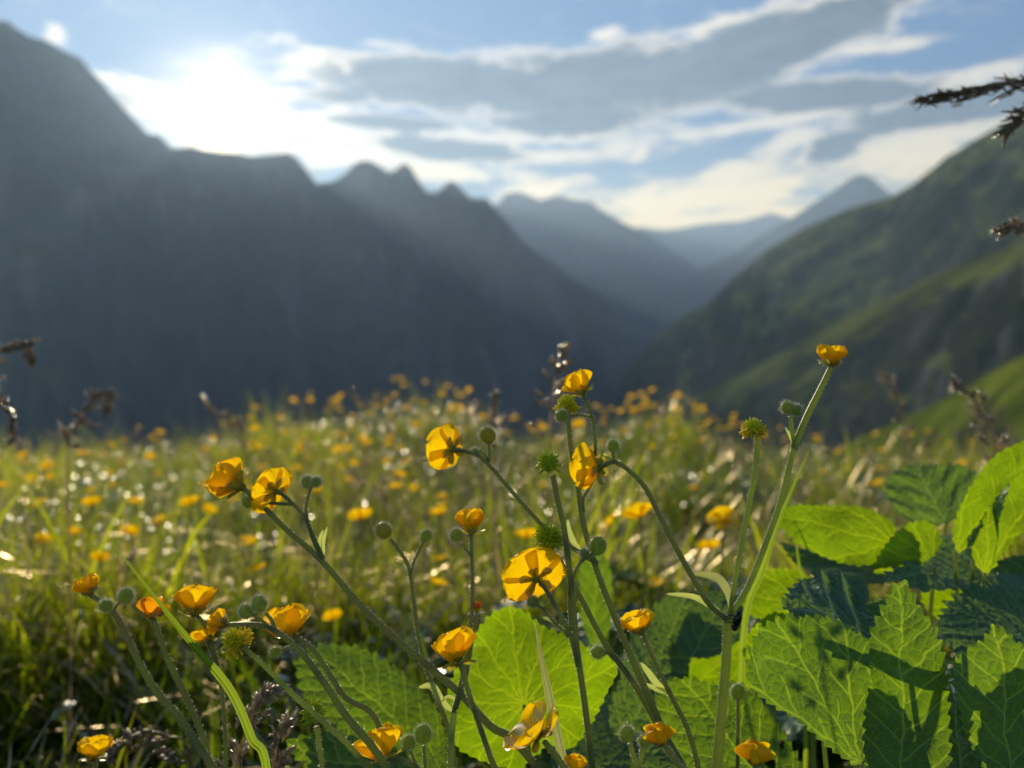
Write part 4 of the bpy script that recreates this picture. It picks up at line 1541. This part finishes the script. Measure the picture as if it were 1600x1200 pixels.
# ------------------------------------------------------------------ generic leafy plants behind, as copies
def copy_tree(o, parent=None):
    c_ = o.copy()
    COL.objects.link(c_)
    c_.parent = parent
    for ch in list(o.children):
        copy_tree(ch, c_)
    return c_


def proto_leafy(seed):
    rng = random.Random(seed)
    root = thing('leafy_plant', 'low plant of toothed green leaves among the grass', 'leafy plant', (0, 0, 0), 'leafy plants in the undergrowth')
    for k in range(9):
        th = k * 2.4 + rng.uniform(-.3, .3)
        h = rng.uniform(.10, .21)
        o = Vector((math.cos(th), math.sin(th), 0))
        bp = o * rng.uniform(.01, .05) + Vector((0, 0, h))
        ln, wd = rng.uniform(.045, .07), rng.uniform(.018, .028)
        up = rng.uniform(-.2, .9)
        d = (o + Vector((0, 0, up))).normalized()
        s = d.cross(Vector((0, 0, 1))).normalized()
        nn = s.cross(d)
        mb = MB()
        vs, fs, uvs = [], [], []
        nu, nv = 60, 9
        for i in range(nu + 1):
            u = i / nu
            w = wd * math.sin(math.pi * min(1, u * .9 + .1) ** .8) ** .8 if u < 1 else 0
            f = (i % 5) / 5
            for j in range(nv):
                v = j / (nv - 1) * 2 - 1
                ww = w * (1 + .14 * f * (abs(v) > .9))
                p_ = bp + d * (ln * u + .004 * f * (abs(v) > .9)) + s * ww * v + nn * (-.35 * ln * u * u + .25 * abs(v) * w + .002 * math.sin(u * 18) * abs(v))
                vs.append(p_)
                uvs.append((ln * u, ww * v))
            if i:
                for j in range(nv - 1):
                    a = (i - 1) * nv + j
                    fs.append((a, a + 1, a + nv + 1, a + nv))
        mb.add(vs, fs)
        lf = mb.build('leaf', M[('leaf', 'leaf_soft', 'leaf_dark')[rng.randrange(3)]], root, bp)
        ul = lf.data.uv_layers.new(name='leaf')
        li = np.zeros(len(lf.data.loops), dtype=np.int32)
        lf.data.loops.foreach_get('vertex_index', li)
        ul.data.foreach_set('uv', np.array(uvs, dtype=np.float32)[li].reshape(-1))
        mb = MB()
        tube(mb, [Vector((0, 0, 0)), Vector((0, 0, h * .5)) + o * .005, bp], [.002, .0016, .001], 6, sub=4)
        mb.build('leaf_stalk', M['stem_light'], lf, Vector((0, 0, 0)))
    return root


def place_leafy():
    rng = random.Random(4)
    protos = [proto_leafy(s) for s in (1, 2, 3)]
    used = set()
    spots = []
    for _ in range(36):
        px, d = rng.uniform(860, 1750), rng.uniform(.48, 1.15)
        spots.append((px, d))
    for _ in range(16):
        spots.append((rng.uniform(440, 860), rng.uniform(.5, .95)))
    for _ in range(14):
        spots.append((rng.uniform(-100, 1400), rng.uniform(1.2, 2.8)))
    for i, (px, d) in enumerate(spots):
        k = i % 3
        o = protos[k] if k not in used else copy_tree(protos[k])
        used.add(k)
        x = P(px, 0, d).x
        s = rng.uniform(.8, 1.15)
        if px < 860: s *= .7
        o.location = (x, d, gz(x, d) - .005)
        o.rotation_euler = (0, 0, rng.uniform(0, 6.28))
        o.scale = (s, s, s)


place_leafy()


# ------------------------------------------------------------------ meadow buttercups beyond the focus
def proto_meadow_buttercup(seed):
    rng = random.Random(seed)
    root = thing('buttercup', 'yellow buttercup out of focus in the meadow grass', 'buttercup', (0, 0, 0), 'blurred buttercups across the meadow')
    h = .30
    mb = MB()
    b = Vector((rng.uniform(-.03, .03), rng.uniform(-.03, .03), h))
    tube(mb, [Vector((0, 0, 0)), Vector((b.x * .2, b.y * .2, h * .5)), b], [.0013, .0011, .0008], 5, sub=4)
    mb.build('stem', M['stem'], root, Vector((0, 0, 0)))
    mb = MB()
    ax = Vector((rng.gauss(-.2, .4), rng.gauss(.3, .4), .9)).normalized()
    for k in range(5):
        petal_mb(mb, b, ax, k * 1.2566, .0135, R(78), R(rng.uniform(20, 75)), .62, .16, rng, nu=5, nv=5)
    mb.build('flower', M['petal'], root, b)
    if seed % 2:
        q = b + Vector((.03, 0, -.05))
        mb = MB()
        tube(mb, [Vector((b.x * .3, b.y * .3, h * .6)), q], [.0008, .0006], 4, smooth=False)
        mb.build('stem', M['stem'], root, q)
        mb = MB()
        ellipsoid(mb, q, Vector((0, 0, 1)), .0035, .0033, 0, 8, 6)
        mb.build('bud', M['bud'], root, q)
    return root


def place_meadow_buttercups():
    rng = random.Random(12)
    protos = [proto_meadow_buttercup(s) for s in range(6)]
    used = set()
    spots = []
    # the ones that can be told apart in the photo: pixel of the flower, distance
    for px, py, d in [(520, 811, .75), (680, 811, .85), (780, 850, .7), (973, 817, .8), (1035, 800, .62), (1104, 820, .60), (262, 791, .9), (420, 855, .8),
                      (632, 915, .75), (538, 968, .7), (245, 830, .85), (230, 820, .95), (1068, 855, .75), (1056, 920, .8), (590, 745, 1.3), (650, 765, 1.5),
                      (95, 745, 1.6), (130, 770, 1.4), (45, 790, 1.2), (190, 760, 1.5), (300, 760, 1.6), (330, 800, 1.1), (150, 830, 1.0), (60, 850, .9),
                      (880, 665, 1.6), (1310, 740, 1.6), (1370, 760, 1.3), (1250, 720, 2.0), (200, 870, .8), (460, 700, 1.8), (520, 680, 2.2), (405, 900, .75)]:
        q = P(px, py, d)
        spots.append((q.x, d, q.z - gz(q.x, d)))
    while len(spots) < 285:
        kind = rng.random()
        if kind < .58:      # crowded on the two humps near the edge
            px = rng.gauss(*rng.choice([(670, 80), (670, 80), (1040, 65), (1040, 65), (1290, 110), (480, 110)]))
            d = rng.uniform(2.2, 3.5)
        elif kind < .84:
            px = rng.uniform(-60, 1660)
            d = math.sqrt(rng.uniform(1.5 ** 2, 3.4 ** 2))
        else:
            px = rng.uniform(-60, 700)
            d = math.sqrt(rng.uniform(.9 ** 2, 2.4 ** 2))
        x = P(px, 0, d).x
        spots.append((x, d, rng.uniform(.22, .33) if kind < .58 else rng.uniform(.20, .30)))
    for i, (x, d, h) in enumerate(spots):
        k = i % 6
        o = protos[k] if k not in used else copy_tree(protos[k])
        used.add(k)
        s = h / .30
        o.location = (x, d, gz(x, d))
        o.rotation_euler = (0, 0, rng.uniform(-.9, .9))
        t = rng.uniform(.85, 1.15)
        o.scale = (s, s, s) if i < 32 else (t, t, max(s, .75))


place_meadow_buttercups()


# ------------------------------------------------------------------ grass stalks with drooping seed heads
def spikelets(mb, pts, n, L, rng, mi=0, spread=.8, dens=3, sl=.0045, sw=.0011, awns=0):
    q, _ = catmull(pts, [0] * len(pts), 8)
    for i in range(n):
        t = i / n
        k = min(len(q) - 2, int(t * (len(q) - 1)))
        p0 = q[k]
        ax = (q[k + 1] - q[k]).normalized()
        x, y = frame(ax)
        th = rng.uniform(0, 6.28)
        d = (ax * rng.uniform(.5, 1.2) + (x * math.cos(th) + y * math.sin(th)) * spread).normalized()
        l = L * (1 - t * .75) * rng.uniform(.5, 1)
        e = p0 + d * l + Vector((0, 0, -l * .25))
        tube(mb, [p0, p0 + d * l * .5, e], [.0002, .00018, .00015], 4, mi, sub=3, cap=False)
        for j in range(dens):
            c_ = p0.lerp(e, .35 + .65 * (j + 1) / dens) + Vector((rng.gauss(0, 1), rng.gauss(0, 1), rng.gauss(0, 1))) * .0009
            dd = (d + Vector((rng.gauss(0, .3), rng.gauss(0, .3), rng.gauss(0, .3)))).normalized()
            ellipsoid(mb, c_, dd, sl * rng.uniform(.7, 1.2), sw * rng.uniform(.8, 1.2), mi, 6, 5)
            for _ in range(awns):
                hair(mb, c_ + dd * sl * rng.uniform(-.5, .9), (dd * 1.3 + Vector((rng.gauss(0, .5), rng.gauss(0, .5), rng.gauss(0, .5)))).normalized(), sl * rng.uniform(.8, 1.6), .00018, rng, 1)


def stalk(label, head_px, d, foot_px=None, n=26, L=.02, mat='straw', seed=0, sl=.004, sw=.0011, group='grass stalks that stand out', dens=3, w=.0009, spread=.8):
    rng = random.Random(seed)
    hp = [P(a, b, d) for a, b in head_px]          # from foot of the head to its tip
    fx = P(foot_px[0], 0, d).x if foot_px else hp[0].x + .01
    g = Vector((fx, d + .01, gz(fx, d + .01)))
    root = thing('grass_stalk', label, 'grass stalk', g, group)
    mb = MB()
    tube(mb, [g, g.lerp(hp[0], .55) + Vector((.004, 0, .01))] + hp, [w, w * .9] + [w * .7] * len(hp), 6)
    mb.build('stem', M[mat], root, g)
    mb = MB()
    spikelets(mb, hp, n, L, rng, sl=sl, sw=sw, dens=dens, spread=spread, awns=8 if mat == 'straw' else 1)
    mb.build('seed_head', [M[mat], M['awn']], root, hp[0])


stalk('dry grass stalk with a glinting seed head standing alone against the dark mountain', [(105, 700), (118, 665), (140, 630), (165, 615), (172, 645)], .62, (90, 0), 24, .016, seed=1)
stalk('grass stalk whose pale head arches over at the photo edge, above the lower one', [(-40, 640), (-20, 570), (10, 540), (40, 535), (55, 560)], .55, (-80, 0), 26, .018, seed=2)
stalk('grass stalk with a hanging cluster of pale spikelets below the arching one', [(-30, 720), (-15, 660), (0, 630), (18, 650), (22, 690)], .55, (-50, 0), 20, .014, seed=3)
stalk('tall grass stalk with sparse round spikelets just behind the highest centre flower', [(860, 680), (862, 640), (866, 600), (872, 565), (885, 540)], .55, (855, 0), 16, .022, seed=4, dens=2, sw=.0016)
stalk('grass stalk with a short brush-like head left of the centre plant', [(768, 700), (770, 660), (772, 630), (775, 615)], .70, (770, 0), 16, .008, seed=5)
stalk('bent grass stalk with a long drooping head hanging over the valley', [(380, 700), (372, 668), (355, 650), (330, 640), (310, 615)], .95, (400, 0), 18, .012, seed=6)
stalk('branching dry grass stalk before the green bank', [(1560, 720), (1552, 680), (1535, 640), (1510, 610), (1488, 600)], .60, (1590, 0), 22, .02, seed=7)
stalk('thin grass stalk with brown spikelets in front of the nearer mountainside', [(1420, 690), (1412, 650), (1398, 600), (1380, 580)], .8, (1430, 0), 12, .016, seed=8)
stalk('dark feathery grass head reaching in high against the clouds', [(1760, 130), (1690, 118), (1620, 122), (1560, 130), (1500, 142), (1448, 152)], .48, (1900, 0), 36, .040, 'straw_dark', 9, .0070, .0006, dens=5, spread=.16)
stalk('small dark grass head just under the feathery one', [(1720, 200), (1660, 170), (1615, 168), (1590, 185), (1574, 200)], .46, (1850, 0), 22, .028, 'straw_dark', 10, .007, .0007, spread=.2)
stalk('pale brown grass head poking in beside the grassy crest', [(1700, 370), (1650, 350), (1600, 350), (1560, 358)], .42, (1800, 0), 18, .011, 'straw', 11, .004, .0011)
stalk('withered brown grass head below the cluster of small flowers', [(300, 1190), (260, 1150), (225, 1145), (190, 1165), (165, 1190)], .42, (330, 0), 26, .014, 'straw_dark', 12, .003, .001)
stalk('purplish dry grass head between the two arching buttercups', [(372, 1230), (385, 1150), (398, 1110), (410, 1085), (440, 1068)], .34, (380, 0), 20, .016, 'straw', 13, .0028, .0008)
stalk('dry reddish grass head beside the short green seed head', [(420, 1260), (428, 1190), (436, 1150), (452, 1120)], .35, (420, 0), 20, .014, 'straw', 14, .0028, .0008)


def meadow_stalks():
    rng = random.Random(77)
    protos = []
    for k in range(4):
        root = thing('grass_stalk', 'brown meadow grass stalk out of focus with a small seed head', 'grass stalk', (0, 0, 0), 'brown grass stalks across the meadow')
        mb = MB()
        top = Vector((rng.uniform(-.03, .03), rng.uniform(-.03, .03), .27))
        tube(mb, [Vector((0, 0, 0)), Vector((0, 0, .15)), top], [.0008, .0007, .0005], 4, sub=3)
        mb.build('stem', M['straw'], root, Vector((0, 0, 0)))
        mb = MB()
        spikelets(mb, [top, top + Vector((.006, 0, .02)), top + Vector((.02, .003, .035))], 18, .013, rng, dens=2, sl=.0035, sw=.0010)
        mb.build('seed_head', M['straw'], root, top)
        protos.append(root)
    for i in range(240):
        d = math.sqrt(rng.uniform(.75 ** 2, 3.5 ** 2))
        px = rng.uniform(-80, 1680) if rng.random() < .6 else rng.gauss(650, 180)
        if px > 900 and d < 1.2: d += .8
        x = P(px, 0, d).x
        o = protos[i] if i < 4 else copy_tree(protos[i % 4])
        o.location = (x, d, gz(x, d))
        s = rng.uniform(.75, 1.08)
        o.scale = (s, s, s)
        o.rotation_euler = (rng.uniform(-.15, .15), rng.uniform(-.15, .15), rng.uniform(0, 6.28))


meadow_stalks()


# ------------------------------------------------------------------ haze
def haze():
    x, y0, y1, z0, z1 = 17000, -600, 18800, -925, 2750
    mb = MB()
    vs = [(a, b, c_) for a in (-x, x) for b in (y0, y1) for c_ in (z0, z1)]
    mb.add(vs, [(0, 1, 3, 2), (4, 6, 7, 5), (0, 4, 5, 1), (2, 3, 7, 6), (0, 2, 6, 4), (1, 5, 7, 3)])
    m, t, o = new_mat('valley_haze')
    v = t.new('ShaderNodeVolumePrincipled')
    v.inputs['Color'].default_value = (.42, .60, .92, 1)
    v.inputs['Density'].default_value = HAZE
    v.inputs['Anisotropy'].default_value = .34
    t.l.new(v.outputs[0], o.inputs['Volume'])
    ob = mb.build('haze', m, smooth=False)
    tag(ob, 'pale blue air filling the valley', kind='stuff')


HAZE = 1.12e-4
haze()
